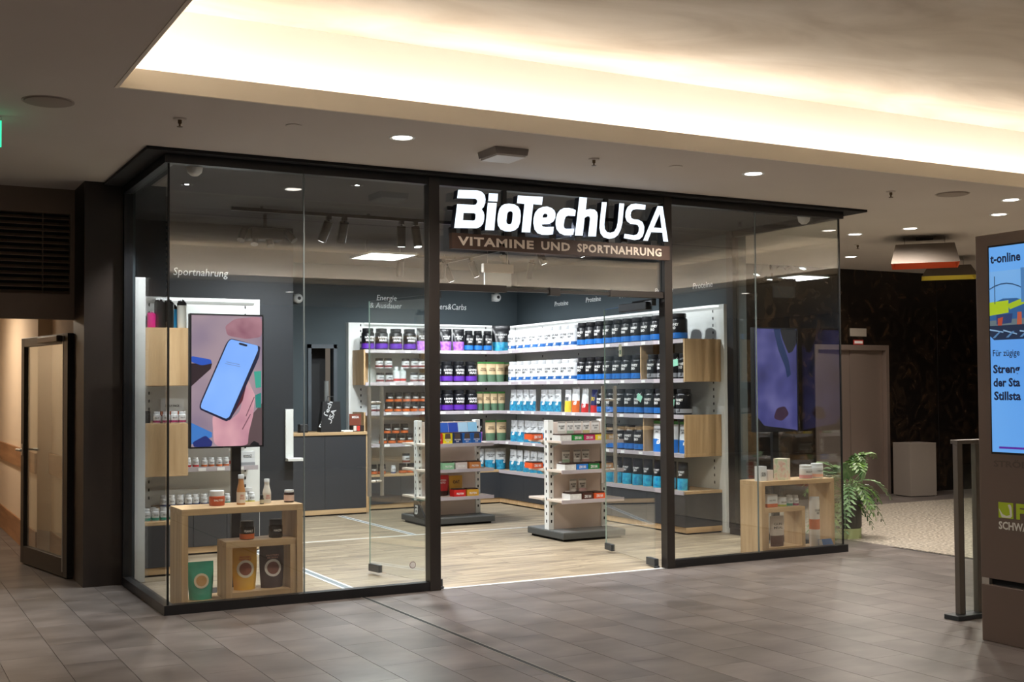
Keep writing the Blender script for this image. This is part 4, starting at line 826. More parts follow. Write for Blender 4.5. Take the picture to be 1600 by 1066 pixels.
tr_ = thing('card_tray', 'flat white tray lying on the counter beside the brown carton', 'tray', (3.39, 5.58, 1.0)); obj('base', box(-.06, .06, -.05, .05, 0, .012), M_white, tr_, bevel=.004); obj('rim', MB().box(-.06, .06, -.05, -.045, .012, .02).box(-.06, .06, .045, .05, .012, .02), M_white, tr_)
cb = thing('till_terminal', 'small dark terminal at the hidden end of the counter', 'terminal', (2.84, 5.6, 1.0)); obj('body', box(-.05, .05, -.04, .06, 0, .10), M_black, cb, bevel=.008); obj('glass_cover', box(-.04, .04, -.045, -.04, .02, .08), M_dsteel, cb)
lh = thing('leaflet_holder', 'white leaflet holder fixed to the end of the charcoal wall', 'holder', (1.90, 3.255, .81)); obj('back_plate', box(-.035, .045, -.02, 0, .0, .51), M_white, lh, bevel=.003); obj('ledge', box(-.035, .12, -.10, 0, -.0, .03), M_white, lh, bevel=.003)

# ------------------------------------------------------------------ wall lettering
def lettering(txt, w_, h_, loc, rotz, label, shear=.12, line=1.):
    t_ = tag(obj('wall_lettering', flat_text(txt, w_, h_, .0, shear, 1, line, .004), mat('lettering_white', 'e9eeee', .5), None, loc, rotz), label, 'lettering', 'white category lettering on the walls'); return t_
lettering('Sportnahrung', .52, .095, (1.03, 3.258, 2.585), 0, 'white slanted lettering above the small bottle shelves')
lettering('Energie\n& Ausdauer', .45, .17, (4.20, 6.298, 2.575), 0, 'white two line lettering above the counter end of the back shelving')
lettering('Gainers&Carbs', .57, .078, (5.085, 6.298, 2.58), 0, 'white lettering beside the entrance post above the back shelving')
for i, y in enumerate((5.10, 4.33, 3.57, 2.84, 2.13)): lettering('Proteine', .34, .062, (6.158, y, 2.585), -PI/2, '%s word of white lettering from the corner, above the long wall' % ORD[i])
# ------------------------------------------------------------------ screens
def emis(name, c, k=1.0): return mat('scr_'+name, c, emit=k)
def picture(parent, polys, to3d, name='screen_image'):
    me = bpy.data.meshes.new(name); vs = []; fs = []; mi = []; ms = []
    for lay, (P, m) in enumerate(polys):
        o = len(vs); vs += [to3d(u, v, lay) for u, v in P]; fs.append(tuple(range(o, o+len(P))))
        if m not in ms: ms.append(m)
        mi.append(ms.index(m))
    me.from_pydata(vs, [], fs)
    for m in ms: me.materials.append(m)
    me.polygons.foreach_set('material_index', mi); me.update(); return link(name, me, parent)
def tv(label, x0, x1, y, post):
    t_ = thing('display_screen', label, 'screen', ((x0+x1)/2, y, 0)); w_ = x1-x0
    h_ = obj('housing', box(-w_/2, w_/2, .0, .05, 1.085, 2.072), M_black, t_, bevel=.004)
    obj('bezel', MB().box(-w_/2, w_/2, -.006, 0, 1.085, 1.097).box(-w_/2, w_/2, -.006, 0, 2.060, 2.072).box(-w_/2, -w_/2+.012, -.006, 0, 1.097, 2.06).box(w_/2-.012, w_/2, -.006, 0, 1.097, 2.06), M_black, t_)
    obj('stand_post', box(post-.036, post+.036, .05, .09, .02, 1.8), M_black, t_, bevel=.003); obj('foot_plate', box(post-.2, post+.2, -.09, .3, 0, .02), M_black, t_, bevel=.003)
    return t_, w_-.024
tl, tw_ = tv('upright screen showing a phone held in a hand, behind the first window', .28, .83, .55, .085)
def skin_pic(name, c1, c2, sc, k=.8, c3=None):
    m = noisy('scr_'+name, c1, c2, (1, 1, 1), sc, 2, .5, c3=c3); n = m.node_tree.nodes; l = m.node_tree.links; p = n['Principled BSDF']; src = p.inputs['Base Color'].links[0].from_socket
    l.new(src, p.inputs['Emission Color']); p.inputs['Emission Strength'].default_value = k
    l.remove(p.inputs['Base Color'].links[0]); p.inputs['Base Color'].default_value = (0, 0, 0, 1); return m
def U_(pts): return [((x-40)/555, 1-(y-40)/980) for x, y in pts]
def rounded(pts, r=.18, n=5):
    out = []; N = len(pts)
    for i in range(N):
        p0, p, p1 = (Vector(pts[i-1]), Vector(pts[i]), Vector(pts[(i+1) % N])); a = p+(p0-p)*r; b = p+(p1-p)*r
        for k in range(n+1):
            t_ = k/n; q = a*(1-t_)**2+p*2*t_*(1-t_)+b*t_*t_; out.append((q.x, q.y))
    return out
scr1 = [(U_([(40, 40), (595, 40), (595, 1020), (40, 1020)][::-1]), skin_pic('desk', '84728a', 'b49aa0', 2.2, 1.15)),
        (U_([(595, 700), (595, 1020), (300, 1020)]), skin_pic('desk2', '6c5258', '7c6468', 2, .7)),
        (rounded(U_([(300, 120), (380, 60), (595, 40), (595, 195), (470, 215), (320, 190)]), .25), skin_pic('hand_far', '8c5468', 'b88490', 6, 1.05)),
        (U_([(40, 400), (200, 400), (190, 440), (40, 570)]), emis('shadow', '2a1420')), (rounded(U_([(40, 345), (190, 370), (200, 400), (120, 415), (40, 390)]), .2), emis('bluebox', '1f55c8')),
        (U_([(530, 460), (588, 455), (588, 580), (545, 585)]), emis('mint', '3fae9a')), (U_([(540, 640), (588, 620), (588, 735), (545, 735)]), emis('teal', '2c8f86')),
        (U_([(40, 840), (200, 915), (200, 950), (40, 1000)]), emis('blue2', '3f7fd0')), (rounded(U_([(50, 985), (150, 935), (205, 985), (195, 1020), (60, 1020)]), .2), emis('navy', '1c2c78')), (rounded(U_([(500, 1010), (530, 985), (570, 1005), (575, 1020), (500, 1020)]), .2), emis('ink', '15141c')),
        (rounded(U_([(200, 780), (330, 835), (420, 760), (455, 560), (480, 540), (510, 580), (540, 640), (525, 790), (490, 920), (480, 1020), (215, 1020)]), .22), skin_pic('hand', 'ab7486', 'd8a2aa', 4, 1.35)),
        (rounded(U_([(470, 545), (485, 532), (505, 560), (500, 600), (480, 590)]), .25), skin_pic('thumb_nail', 'c898a4', 'e0b8bc', 4, 1.0)),
        (U_([(530, 650), (536, 655), (470, 800), (464, 796)]), emis('crease', '8a5468', .8)), (U_([(500, 780), (506, 785), (440, 900), (434, 895)]), emis('crease', '8a5468', .8)),
        (U_([(330, 835), (440, 680), (470, 560), (450, 600), (350, 790)]), emis('redshade', '5a1828')),
        (rounded(U_([(88, 735), (328, 205), (582, 268), (572, 350), (350, 815), (310, 835)]), .13), emis('phone_edge', '14183c')),
        (rounded(U_([(103, 728), (335, 214), (560, 262), (562, 300), (335, 800), (308, 815)]), .10), skin_pic('phone_screen', '5f8fe0', '86aef0', 1.5, 1.5)),
        (rounded(U_([(412, 240), (478, 256), (474, 272), (408, 256)]), .3), emis('notch', '101430')),
        (U_([(310, 385), (415, 405), (414, 409), (309, 389)]), emis('greyline', '7a92cc')), (U_([(300, 397), (420, 421), (419, 425), (299, 401)]), emis('greyline', '7a92cc'))]
picture(tl, scr1, lambda u, v, lay: (-tw_/2+u*tw_, -.001-.0002*lay, 1.097+v*.963))
t2, tw2 = tv('upright screen showing a blue lit arm close up, behind the second window', 5.53, 6.065, .55, .03)
scr2 = [([(0, 0), (1, 0), (1, 1), (0, 1)], skin_pic('body', '3a3a78', '8a86cc', 2.6, .55, '5a5aa6')),
        (rounded([(.45, 1), (.55, .8), (.72, .62), (.76, .52), (.86, .55), (.80, .7), (.62, .92), (.60, 1)], .1), emis('strap', '16305e', .8)),
        (rounded([(.60, 1), (.66, .9), (.80, .76), (.90, .78), (1, .86), (1, 1)], .12), emis('dark_cloth', '10141f', .8)),
        (rounded([(.0, .0), (.0, .16), (.2, .05), (.55, .03), (1, .0)], .12), emis('floor_dark', '0e0c14', .8)),
        (rounded([(.42, .12), (.50, .22), (.7, .24), (.8, .16), (.62, .09)], .3), skin_pic('shade', '3a2440', '5a3858', 3, .5))]
picture(t2, scr2, lambda u, v, lay: (-tw2/2+u*tw2, -.001-.0002*lay, 1.097+v*.963))

# ------------------------------------------------------------------ window display tables
def display_frame(label, x0, x1, y0, y1, z0, z1, th, mt=M_oak):
    f_ = thing('oak_display_stand', label, 'display stand', (x0, y0, z0)); W_, D_, H_ = x1-x0, y1-y0, z1-z0
    for nm, a in (('top_board', (0, W_, 0, D_, H_-th, H_)), ('bottom_board', (th, W_-th, 0, D_, 0, th))): obj(nm, box(*a), M_oakh, f_, bevel=.002)
    for a in ((0, th), (W_-th, W_)): obj('side_board', box(a[0], a[1], 0, D_, 0, H_-th), M_oak, f_, bevel=.002)
    return f_
display_frame('large oak display frame standing in the first window', .12, .985, .10, .45, 0, .69, .045)
display_frame('small oak box frame set inside the large one in the first window', .43, .938, .11, .35, .0455, .445, .045)
display_frame('large oak display frame standing in the second window', 5.19, 6.045, .06, .36, 0, .67, .04)
display_frame('small oak box frame set inside the one in the second window', 5.235, 5.70, .07, .31, .0405, .43, .04)
pouch('w_teal', .18, .262, .085, noisy('bag_teal', '2f957c', '45b89c', (3, 3, 3), 2, 2, .35), None, 0, None, None, None, (mat('cake_pale', 'e3d2b6', .6), mat('cake_tan', 'c89a5e', .6), .50, .052))
put('w_teal', 'baking_mix_bag', (.285, .24, .0456), -.05, 'teal green stand up bag with a cake picture in the first window', 'bag')
pouch('w_yellow', .178, .295, .085, noisy('bag_yellow', 'd99f24', 'efbb3a', (3, 3, 3), 2, 2, .35), None, 0, 'PROTEIN\nPANCAKE', mat('ink_red', 'b5382c', .5), None, (mat('ring_cream', 'e0d6be', .6), mat('pic_choc', '8a4a30', .6), .50, .062), .70, .48, None, .10)
put('w_yellow', 'protein_mix_bag', (.592, .22, .091), -.05, 'yellow stand up bag with a round picture in the small oak box', 'bag')
pouch('w_brown', .185, .295, .085, noisy('bag_brown', '35211c', '4a302a', (3, 3, 3), 2, 2, .35), None, 0, 'PROTEIN\nMUFFIN', mat('ink_pink', 'c98f80', .5), None, (mat('ring_pale', 'e6e0d8', .6), mat('pic_muffin', '7a4a3c', .6), .48, .062), .70, .5, None, .10)
put('w_brown', 'protein_mix_bag', (.79, .22, .091), .04, 'dark brown stand up bag with a round picture in the small oak box', 'bag')
jar('w_jarA', .052, .13, K('jar_amber', '1c0d08', .12), lidk, ora, (.04, .32), .3, .92, 24, ('PEANUT', M_txtw, .40, .14)); jar('w_jarB', .050, .13, K('jar_choc', '1a0e0b', .12), lidk, None, None, .3, .92, 24, ('HAZEL', M_txtw, .36, .12))
put('w_jarA', 'spread_jar', (.61, .22, .4455), 0, 'black lidded jar with amber base on the small oak box', 'jar'); put('w_jarB', 'spread_jar', (.82, .22, .4455), .1, 'black lidded chocolate jar on the small oak box', 'jar')
jar('w_lowjar', .055, .105, K('jar_copper', 'b04a24', .25), wht, None, None, .35, .9, 24, ('SALTED', M_txtw, .32, .12)); put('w_lowjar', 'spread_jar', (.41, .28, .6905), 0, 'squat copper jar with white lid on the large oak frame', 'jar')
def sauce(key, r, h, bm, cm, lb): PROTO[key] = [('body', MB().lathe([(r*.9, 0), (r, .008), (r, h*.45), (r*.62, h*.72), (r*.58, h*.86)], 20).mesh('sauce_body', bm, 40)), ('cap', MB().lathe([(r*.66, h*.86), (r*.66, h*.985), (r*.6, h)], 20).mesh('sauce_cap', cm, 40)), ('label_band', MB().lathe([(r*1.012, h*.06), (r*1.012, h*.42)], 20, cap=False).mesh('sauce_label', lb, 40)), ('label_print', curved(lift(flat_text('ZERO\nSAUCE', r*1.1, h*.16, .02), 0, 0, h*.18), r*1.03).mesh('sauce_print', red))]
sauce('w_sauce', .031, .215, K('sauce_tan', 'b98250', .3), wht, K('label_cream', 'd9cfc0')); put('w_sauce', 'sauce_bottle', (.575, .25, .6905), 0, 'tan sauce bottle with white cap on the large oak frame', 'bottle')
sauce('w_mill', .030, .175, K('mill_white', 'e3e0d8', .35), wht, K('mill_label', 'd8d4ca')); put('w_mill', 'white_bottle', (.77, .27, .6905), 0, 'slim white waisted bottle on the large oak frame', 'bottle')
jar('w_drop', .016, .065, K('drop_dark', '1c1a16'), lidk, K('drop_label', 'bfb9a2'), (.1, .5), .35, .7, 14); put('w_drop', 'dropper_bottle', (.715, .21, .6905), 0, 'tiny dark dropper bottle in front of the white bottle', 'bottle')
jar('w_jarC', .037, .09, K('jar_darkred', '2a1512', .2), wht, K('label_pink', 'd6b8ac'), (.12, .6), .18, .92, 20); put('w_jarC', 'spread_jar', (.93, .25, .6905), 0, 'small dark jar with pale label at the end of the large oak frame', 'jar')
# second window
jar('v_tube', .047, .46, K('tube_white', 'dcd8d2', .4), wht, ora, (.36, .56), .02, .98, 24, ('COLLAGEN\nFIBER', M_txtk, .66, .10)); put('v_tube', 'tall_tube_pack', (5.875, .14, .0405), 0, 'tall white tube pack with orange band in the second window frame', 'tube')
pouch('v_meal', .165, .27, .08, noisy('bag_meal', 'c4b8ae', 'd6ccc2', (3, 3, 3), 2, 2, .4), mat('meal_choc', '5a3a2c', .5), .36, 'GUN\nMEAL', mat('ink_choc', '33231c', .5), None, None, .58, .62, None, .2); put('v_meal', 'meal_bag', (5.425, .14, .0806), 0, 'grey and brown meal bag inside the small box of the second window', 'bag')
carton('v_daily', .115, .115, .08, wht, 'DAILY PACK', M_txtk, (ora, .02, .3), None, .5, .12); put('v_daily', 'carton', (5.355, .15, .4305), 0, 'white carton with orange base on the small box of the second window', 'carton')
jar('v_mag', .048, .085, wht, wht, K('band_lime2', 'a9b84a'), (.05, .25), .28, .95, 22, ('MAGNA', M_txtk, .42, .14)); put('v_mag', 'pill_jar', (5.49, .15, .4305), 0, 'squat white jar with lime band on the small box', 'jar')
for i, (x, k_) in enumerate(((5.585, 'white_bottle_teal'), (5.655, 'white_bottle_pink'))): put(k_, 'pill_bottle', (x, .15, .4305), 0, ['white bottle with green band on the small box of the second window', 'white bottle with magenta band on the small box of the second window'][i], 'bottle')
carton('v_floral', .125, .19, .11, noisy('floral_print', 'b9c8a4', 'd6a79a', (1, 1, 1), 26, 2, .5, c3='dcd6c4'), None); put('v_floral', 'carton', (5.52, .17, .6705), .5, 'tall floral printed carton on the second window frame', 'carton')
carton('v_white', .08, .13, .07, wht, 'SKIN', M_txtk); put('v_white', 'carton', (5.265, .16, .6705), .1, 'tall plain white carton at the end of the second window frame', 'carton')
carton('v_low', .06, .095, .06, K('carton_pinkish', 'dcd0ca')); put('v_low', 'carton', (5.345, .15, .6705), .1, 'short pale carton next to the tall plain white one', 'carton')
jar('v_pinkA', .058, .125, wht, wht, K('band_rose', 'c98a8c'), (.05, .28), .2, .96, 24, ('BEAUTY', M_txtk, .45, .1)); jar('v_pinkB', .056, .135, wht, wht, K('band_peach', 'd9a58c'), (.1, .3), .2, .96, 24, ('COLLAGEN', M_txtk, .45, .1))
put('v_pinkA', 'powder_tub', (5.785, .15, .6705), 0, 'white tub with rose base on the second window frame', 'tub'); put('v_pinkB', 'powder_tub', (5.92, .15, .6705), 0, 'white tub with peach band at the end of the second window frame', 'tub')
lf = thing('leaflet', 'blue and white folded leaflet leaning at the window sill of the second window', 'leaflet', (5.98, .035, .066)); lf.location = (5.93, .052, .066)
obj('front_page', MB().add([(-.09, 0, 0), (.09, 0, 0), (.06, .0, .055), (-.10, .0, .055)], [(0, 1, 2, 3)]).add([(-.09, .002, 0), (.09, .002, 0), (.06, .002, .055), (-.10, .002, .055)], [(3, 2, 1, 0)]), mat('leaflet_blue', '4f78b0', .5), lf)
obj('photo', MB().add([(-.088, -.001, .001), (-.04, -.001, .001), (-.055, -.001, .053), (-.097, -.001, .053)], [(0, 1, 2, 3)]), mat('leaflet_pale', 'b9b4ae', .5), lf)

# ------------------------------------------------------------------ entry side: pillar, louvre, corridor
struct(obj('wall_pillar', box(-.31, -.022, 1.47, 2.0, 0, ZC), M_brown))
struct(obj('wall_louvre_side', MB().box(-9, -.31, 1.95, 2.05, 2.94, ZC).box(-9, -.31, 1.95, 2.05, 2.09, 2.29).box(-.345, -.31, 1.95, 2.05, 2.29, 2.94).box(-9, -1.75, 1.95, 2.05, 0, 2.94), noisy('bulkhead_brown', '6a594c', '78665a', (1, 1, 1), 2, 5, .6)))
lv = thing('louvre_grille', 'black horizontal slat louvre grille above the corridor entrance', 'louvre', (-.345, 1.98, 2.29))
obj('backing', box(-1.4, 0, .05, .06, 0, .65), M_slot, lv)
for k in range(13): obj('slat', MB().prism([(-.02, .006+k*.05), (-.016, .002+k*.05), (.03, .028+k*.05), (.026, .032+k*.05)], 'x', -1.4, 0), mat('slat_bronze', '8a7664', .5, .2), lv)
obj('mullion', box(-.21, -.2, -.012, .0, 0, .65), mat('mullion_brown', '5a4a3d', .5), lv)
struct(obj('wall_corridor', MB().box(-.42, -.2, 3.3, 9, 0, 2.6).box(-.30, -.2, 2.02, 3.3, 0, 2.6), M_corr)); struct(obj('wall_corridor_end', box(-9, -.42, 8.9, 9, 0, 2.6), M_corr)); struct(obj('wall_corridor_far', box(-2.0, -1.9, 2.06, 9, 0, 2.6), M_corr))
struct(obj('ceiling_corridor', box(-2, -.2, 2.06, 9, 2.5, 2.55), M_white))
struct(obj('trim_10', MB().box(-.445, -.42, 3.3, 8.9, .77, .955).box(-.325, -.30, 2.05, 3.3, .77, .955), M_rail)); struct(obj('baseboard_corridor', MB().box(-.435, -.42, 3.3, 8.9, 0, .25).box(-.312, -.30, 2.05, 3.3, 0, .25), M_rail))
cl_ = thing('corridor_light', 'warm ceiling light panel along the corridor behind the open door', 'ceiling light', (-1.2, 5.0, 2.49)); obj('diffuser', box(-.15, .15, -.6, .6, -.004, .0), mat('corr_glow', (1, .8, .55), emit=6), cl_); obj('frame', MB().box(-.17, .17, -.62, -.6, -.01, .01).box(-.17, .17, .6, .62, -.01, .01), M_white, cl_)
ld = bpy.data.lights.new('corridor_lamp', 'AREA'); ld.energy = 26; ld.shape = 'RECTANGLE'; ld.size = .3; ld.size_y = 1.2; ld.color = (1, .88, .72); link('corridor_lamp', ld, cl_).location = (0, 0, -.02)
# open glazed corridor door
hx, hy = -.315, 1.90; exx, eyy = -.53, 3.10; L = math.hypot(exx-hx, eyy-hy); a = math.atan2(eyy-hy, exx-hx)
d4 = struct(link('door_4', None, None, (hx-.02, hy+.06, 0), a)); mdk = mat('door_bronze', '1d1814', .4)
obj('stile', box(0, .10, -.025, .025, .01, 1.98), mdk, d4, bevel=.003); obj('stile', box(L-.08, L, -.025, .025, .01, 1.98), mdk, d4, bevel=.003)
obj('top_rail', box(.10, L-.08, -.025, .025, 1.90, 1.98), mdk, d4, bevel=.003); obj('bottom_rail', box(.10, L-.08, -.025, .025, .01, .16), mdk, d4, bevel=.003)
obj('pane', box(.10, L-.08, -.006, .006, .16, 1.90), M_clear, d4); obj('edge_strip', box(.10, .115, -.028, .028, .05, 1.96), M_steel, d4)
h_ = obj('handle', MB().tube([(L-.04, .03, 1.0), (L-.04, .075, 1.0), (L-.17, .075, 1.0)], .011, 8).tube([(L-.04, -.03, 1.0), (L-.04, -.075, 1.0), (L-.17, -.075, 1.0)], .011, 8), M_steel, d4, smooth=40); obj('handle_plate', box(L-.06, L-.02, -.03, .03, .95, 1.05), M_steel, h_)
clo = obj('door_closer', box(.12, .62, .026, .075, 1.915, 1.965), mat('closer_bronze', '4a3a30', .4, .5), d4, bevel=.006)

# ------------------------------------------------------------------ lift lobby
struct(obj('wall_marble', MB().box(6.3, 9.55, 4.1, 4.3, 0, ZC).box(9.55, 10.92, 4.1, 4.3, 2.09, ZC).box(10.92, 17, 4.1, 4.3, 0, ZC), M_marble))
for x in (8.2, 11.9, 13.4): obj('slab_joint', box(x, x+.006, 4.098, 4.1, 0, ZC), M_slot, bpy.data.objects['wall_marble'])
lft = hold('door_5', (9.55, 4.1, 0))
obj('door_frame', MB().box(0, .06, -.02, .1, 0, 2.09).box(1.31, 1.37, -.02, .1, 0, 2.09).box(.06, 1.31, -.02, .1, 2.02, 2.09), M_elev, lft, bevel=.003)
for k in range(4): obj('door_panel', box(.06+.3125*k+.003, .06+.3125*(k+1)-.003, .04+.012*(k % 2), .08, 0, 2.02), M_elev, lft)
fl = thing('floor_indicator', 'pale floor indicator plate above the lift door', 'sign', (10.35, 4.098, 2.17)); obj('plate', box(-.15, .15, -.012, 0, .04, .15), mat('plate_beige', 'a39a8e', .5), fl); obj('warning_label', box(-.09, .09, -.01, 0, -.075, -.01), mat('label_red', 'b03a34', .5), fl); obj('warning_text', box(-.075, .075, -.012, -.01, -.06, -.025), M_txtw, fl)
pb = thing('pedestal_box', 'plain grey pedestal box standing against the marble wall', 'pedestal', (11.0, 3.72, 0)); obj('body', box(-.22, .22, -.18, .18, .01, .72), mat('pedestal_grey', '7d746c', .6), pb, bevel=.004); obj('cap', box(-.22, .22, -.18, .18, .72, .735), mat('pedestal_top', '857c74', .6), pb, bevel=.003); obj('plinth', box(-.2, .2, -.16, .16, 0, .01), M_slot, pb); pb.rotation_euler = (0, 0, math.radians(-8))
# potted plant
pp = thing('potted_plant', 'leafy green plant in a dark round pot outside the window corner', 'plant', (6.86, .78, 0))
obj('pot', MB().lathe([(.155, .10), (.165, .12), (.168, .37), (.16, .375), (.15, .33)], 28), mat('pot_grey', '4b4a46', .6), pp, smooth=35); obj('pot_base', MB().lathe([(.16, 0), (.163, .10)], 28), mat('pot_lime', 'b9c894', .6), pp, smooth=35); obj('soil', MB().lathe([(.152, .335), (.152, .345)], 20), mat('soil', '3a2a20', .9), pp)
M_leaf = noisy('leaf_green', '24421c', '5f8530', (3, 3, 3), 3, 3, .45, .2); M_leaf2 = noisy('leaf_pale', '4f7648', '86a872', (3, 3, 3), 4, 3, .45, .2)
def frond(ang, ln, droop, wd, z0, m, leaflets=9):
    mb = MB(); st = []
    for i in range(12):
        t_ = i/11; r_ = ln*(t_**.9); z = z0+.42*math.sin(t_*1.9)*ln/.5*(1-droop)-droop*.45*t_*t_*ln/.4; st.append(Vector((r_*math.cos(ang), r_*math.sin(ang), z)))
    mb.tube(st, [.004*(1-.6*i/11) for i in range(12)], 5); side_ = Vector((-math.sin(ang), math.cos(ang), 0))
    for i in range(3, 12):
        p = st[i]; d = (st[min(i+1, 11)]-st[i-1]).normalized(); w_ = wd*math.sin(PI*(i-2)/10.5)**.7
        for s in (-1, 1):
            tip = p+side_*s*w_+d*w_*.7+Vector((0, 0, -.01)); mid = p+side_*s*w_*.5+d*w_*.05; mid2 = p+side_*s*w_*.55+d*w_*.75
            mb.add([p, mid, tip, mid2], [(0, 1, 2, 3)])
    return mb
for k in range(34):
    ang = k*2.399+.3; dr = random.uniform(.1, .95); obj('leaf', frond(ang, random.uniform(.26, .46), dr, random.uniform(.07, .12), .40+random.uniform(0, .22), M_leaf), M_leaf if k % 3 else M_leaf2, pp)
for k in range(6):
    ang = -2.2+k*.6; c = Vector((.20*math.cos(ang), .20*math.sin(ang), .68+.06*math.sin(k*2))); n = 14
    vs = [c]; 
    for i in range(n):
        t_ = 2*PI*i/n; r_ = .10*(1 if i % 2 else .72); vs.append(c+Vector((r_*math.cos(t_)*math.cos(ang+1.57), r_*math.cos(t_)*math.sin(ang+1.57), r_*math.sin(t_)))+Vector((math.cos(ang), math.sin(ang), 0))*.03*math.sin(t_))
    ml = MB().add(vs, [(0, 1+i, 1+(i+1) % n) for i in range(n)]); ml.tube([(0, 0, .34), c*.6+Vector((0, 0, .18)), c], .004, 5); obj('broad_leaf', ml, M_leaf2, pp)

# ------------------------------------------------------------------ advertising pillar and railing
kx = 4.03; kk = thing('advertising_pillar', 'tall taupe advertising pillar with a lit blue news screen', 'advertising pillar', (kx, -3.28, 0))
obj('base', box(0, .26, -1.15, 0, .0, .335), M_kiosk, kk, bevel=.004); obj('shadow_gap', box(.03, .23, -1.12, -.055, .335, .372), M_slot, kk); obj('gap_post', box(.002, .03, -.055, -.003, .335, .372), M_steel, kk)
obj('cabinet', box(0, .26, -1.15, 0, .372, 2.40), M_kiosk, kk, bevel=.004)
obj('screen_frame', MB().box(-.003, 0, -1.055, -.092, 1.105, 2.33), M_slot, kk)
def K3(u, v, lay): return (-.0036-.0003*lay, -.10-u*.945, 1.117+v*1.203)
def KP(pts): return [((x-80)/(373-80)*.24, 1-(y-152)/(2380)) for x, y in pts]      # measured across the visible strip
def bgm(name, c1, c2, k=.95):
    m = skin_pic(name, c1, c2, .8, k); return m
ph_t, ph_b = .88, .545
scrk = [([(0, 0), (1, 0), (1, 1), (0, 1)][::-1], bgm('news_bg', '5a9be6', '6fb0f0')),
        ([(0, ph_b+.02), (.03, ph_b), (1, ph_b), (1, ph_t), (0, ph_t)], bgm('photo_sky', '5f9edc', '86b8ea')),
        ([(0, .72), (.1, .745), (.2, .742), (.3, .72), (1, .70), (1, .62), (0, .62)], emis('city', '2f5f96', .8)),
        ([(0, .64), (1, .66), (1, .60), (0, .60)], emis('gravel', '6f7f86', .7)), ([(0, ph_b+.02), (.03, ph_b), (1, ph_b), (1, .615), (0, .615)], emis('ballast', '1c2d4a', .8)),
        ([(0, .665), (.14, .675), (.14, .735), (.0, .73)], emis('machine', 'a8c020', .9)), ([(.13, .715), (.40, .775), (.9, .80), (.9, .76), (.40, .745), (.15, .69)], emis('boom', '9fb820', .9)),
        ([(.05, .62), (.16, .625), (.17, .67), (.05, .668)], emis('engine', '2c3f70', .8)), ([(.06, .615), (.09, .615), (.10, .655), (.06, .65)], emis('orange', 'b84a34', .8)), ([(.20, .615), (.235, .615), (.235, .675), (.205, .675)], emis('vest', 'c05a40', .8))]
for i in range(7):
    u0 = -.02+.12*i; scrk.append(([(max(0, u0), .60-.006*i), (max(0, u0)+.10, .585-.012*i if i < 2 else .575), (max(0, u0)+.10, .579-.012*i if i < 2 else .569), (max(0, u0), .593-.006*i)], emis('rail_steel', '8fb4d8', .8)))
for i in range(9): scrk.append(([(.02+.10*i, .555), (.07+.10*i, .585), (.085+.10*i, .585), (.04+.10*i, .555)], emis('sleeper', '5f8fc0', .7)))
for i in range(8):
    a0 = i/8; a1 = (i+1)/8; f_ = lambda t_: .735+.085*math.sin(PI*(.25+t_*.75)); scrk.append(([(.36*a0, f_(a0)-.006), (.36*a1, f_(a1)-.006), (.36*a1, f_(a1)), (.36*a0, f_(a0))], emis('arch', '2f4f78', .8)))
scrk.append(([(.045, .72), (.051, .72), (.051, .855), (.045, .855)], emis('mast', '24405f', .8))); scrk.append(([(.24, .72), (.30, .72), (.30, .885), (.24, .885)], emis('tower', '4f86c0', .8)))
scrk.append(([(.06, .003+.015), (.94, .018), (.94, .028), (.06, .028)], emis('violet', '5a1f9a', .9)))
picture(kk, scrk, K3)
def ktext(txt, y0, z0, w_, h_, m, bold=.02, name='screen_text', dx=-.0145):
    o_ = obj(name, flat_text(txt, w_, h_, bold), m, kk); o_.rotation_euler = (0, 0, -PI/2); o_.location = (dx, -(y0)-w_/2, z0); return o_
ink = emis('ink_navy', '10224a', .5)
ktext('t-online', .118, 2.222, .21, .055, ink, .03)
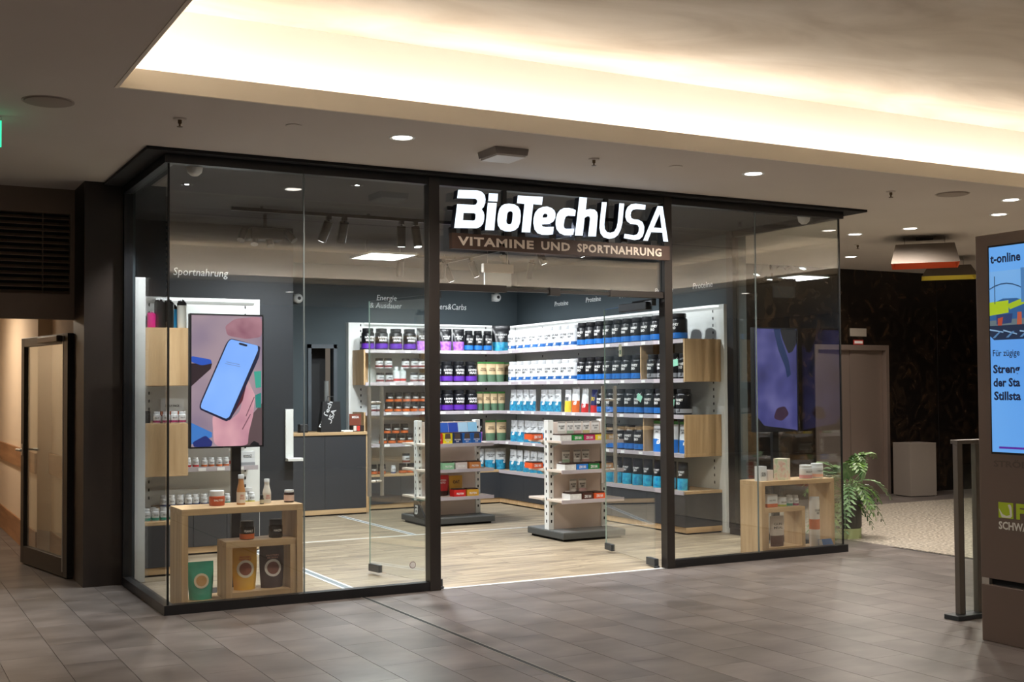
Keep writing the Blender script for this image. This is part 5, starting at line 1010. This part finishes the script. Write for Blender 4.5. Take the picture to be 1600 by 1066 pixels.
ktext('Für zügige', .125, 1.665, .185, .050, ink, .01); ktext('Streng', .125, 1.562, .185, .066, ink, .035); ktext('der Sta', .125, 1.498, .185, .052, ink, .035); ktext('Stillsta', .128, 1.420, .185, .052, ink, .035)
ktext('STRÖER', .105, 1.03, .28, .046, mat('embossed_taupe', '55483f', .5), .03, 'cabinet_lettering', -.0012)
lg = obj('logo_tile', box(-.0016, 0, -.236, -.133, .735, .826), mat('logo_lime', 'a4bd1a', .5), kk)
sw = MB().add([(-.002, -(.133+(y-.128)*1.33), z) for y, z in [(.130, .79), (.150, .757), (.170, .748), (.188, .756), (.186, .785), (.178, .812), (.186, .818), (.193, .812), (.197, .80), (.199, .75), (.190, .738), (.145, .738), (.138, .76)]], [tuple(range(13))]); obj('logo_bird', sw, mat('logo_white', 'd8d8d0', .5), lg)
ktext('F', .256, .735, .055, .091, mat('logo_lime', 'a4bd1a'), .06, 'cabinet_lettering', -.0016); ktext('SCHWA', .133, .668, .205, .047, mat('logo_white', 'd8d8d0'), .03, 'cabinet_lettering', -.0016)
rl = thing('glass_railing', 'steel framed glass railing panel behind the advertising pillar', 'railing', (4.42, -2.76, 0))
M_rsteel = mat('railing_steel', '7f7972', .35, .8)
for x in (0, .17, .9): obj('post', box(x, x+.045, -.02, .02, .03, 1.13), M_rsteel, rl, bevel=.003)
obj('inner_edge', box(.047, .055, -.015, .015, .03, 1.13), M_slot, rl)
obj('top_rail', box(-.01, .96, -.03, .03, 1.13, 1.155), M_rsteel, rl, bevel=.003); obj('foot_plate', box(-.06, .98, -.06, .06, 0, .03), M_dsteel, rl, bevel=.003); obj('pane', box(.06, .17, -.005, .005, .04, 1.12), M_clear, rl); obj('pane', box(.215, .9, -.005, .005, .04, 1.12), M_clear, rl)

# ------------------------------------------------------------------ rest of the mall, behind the viewpoint
struct(obj('wall_rear', box(-9, 17, -14.1, -14, 0, ZC), noisy('rear_wall', '3a322c', '5a4c42', (1, 1, 1), .6, 3, .6)))
struct(obj('wall_entry_far', box(-9.1, -9, -14, 2, 0, ZC), mat('rear_side', '4a4038', .7))); struct(obj('wall_lobby_far', box(17, 17.1, -14, 4.3, 0, ZC), MATS['rear_side']))
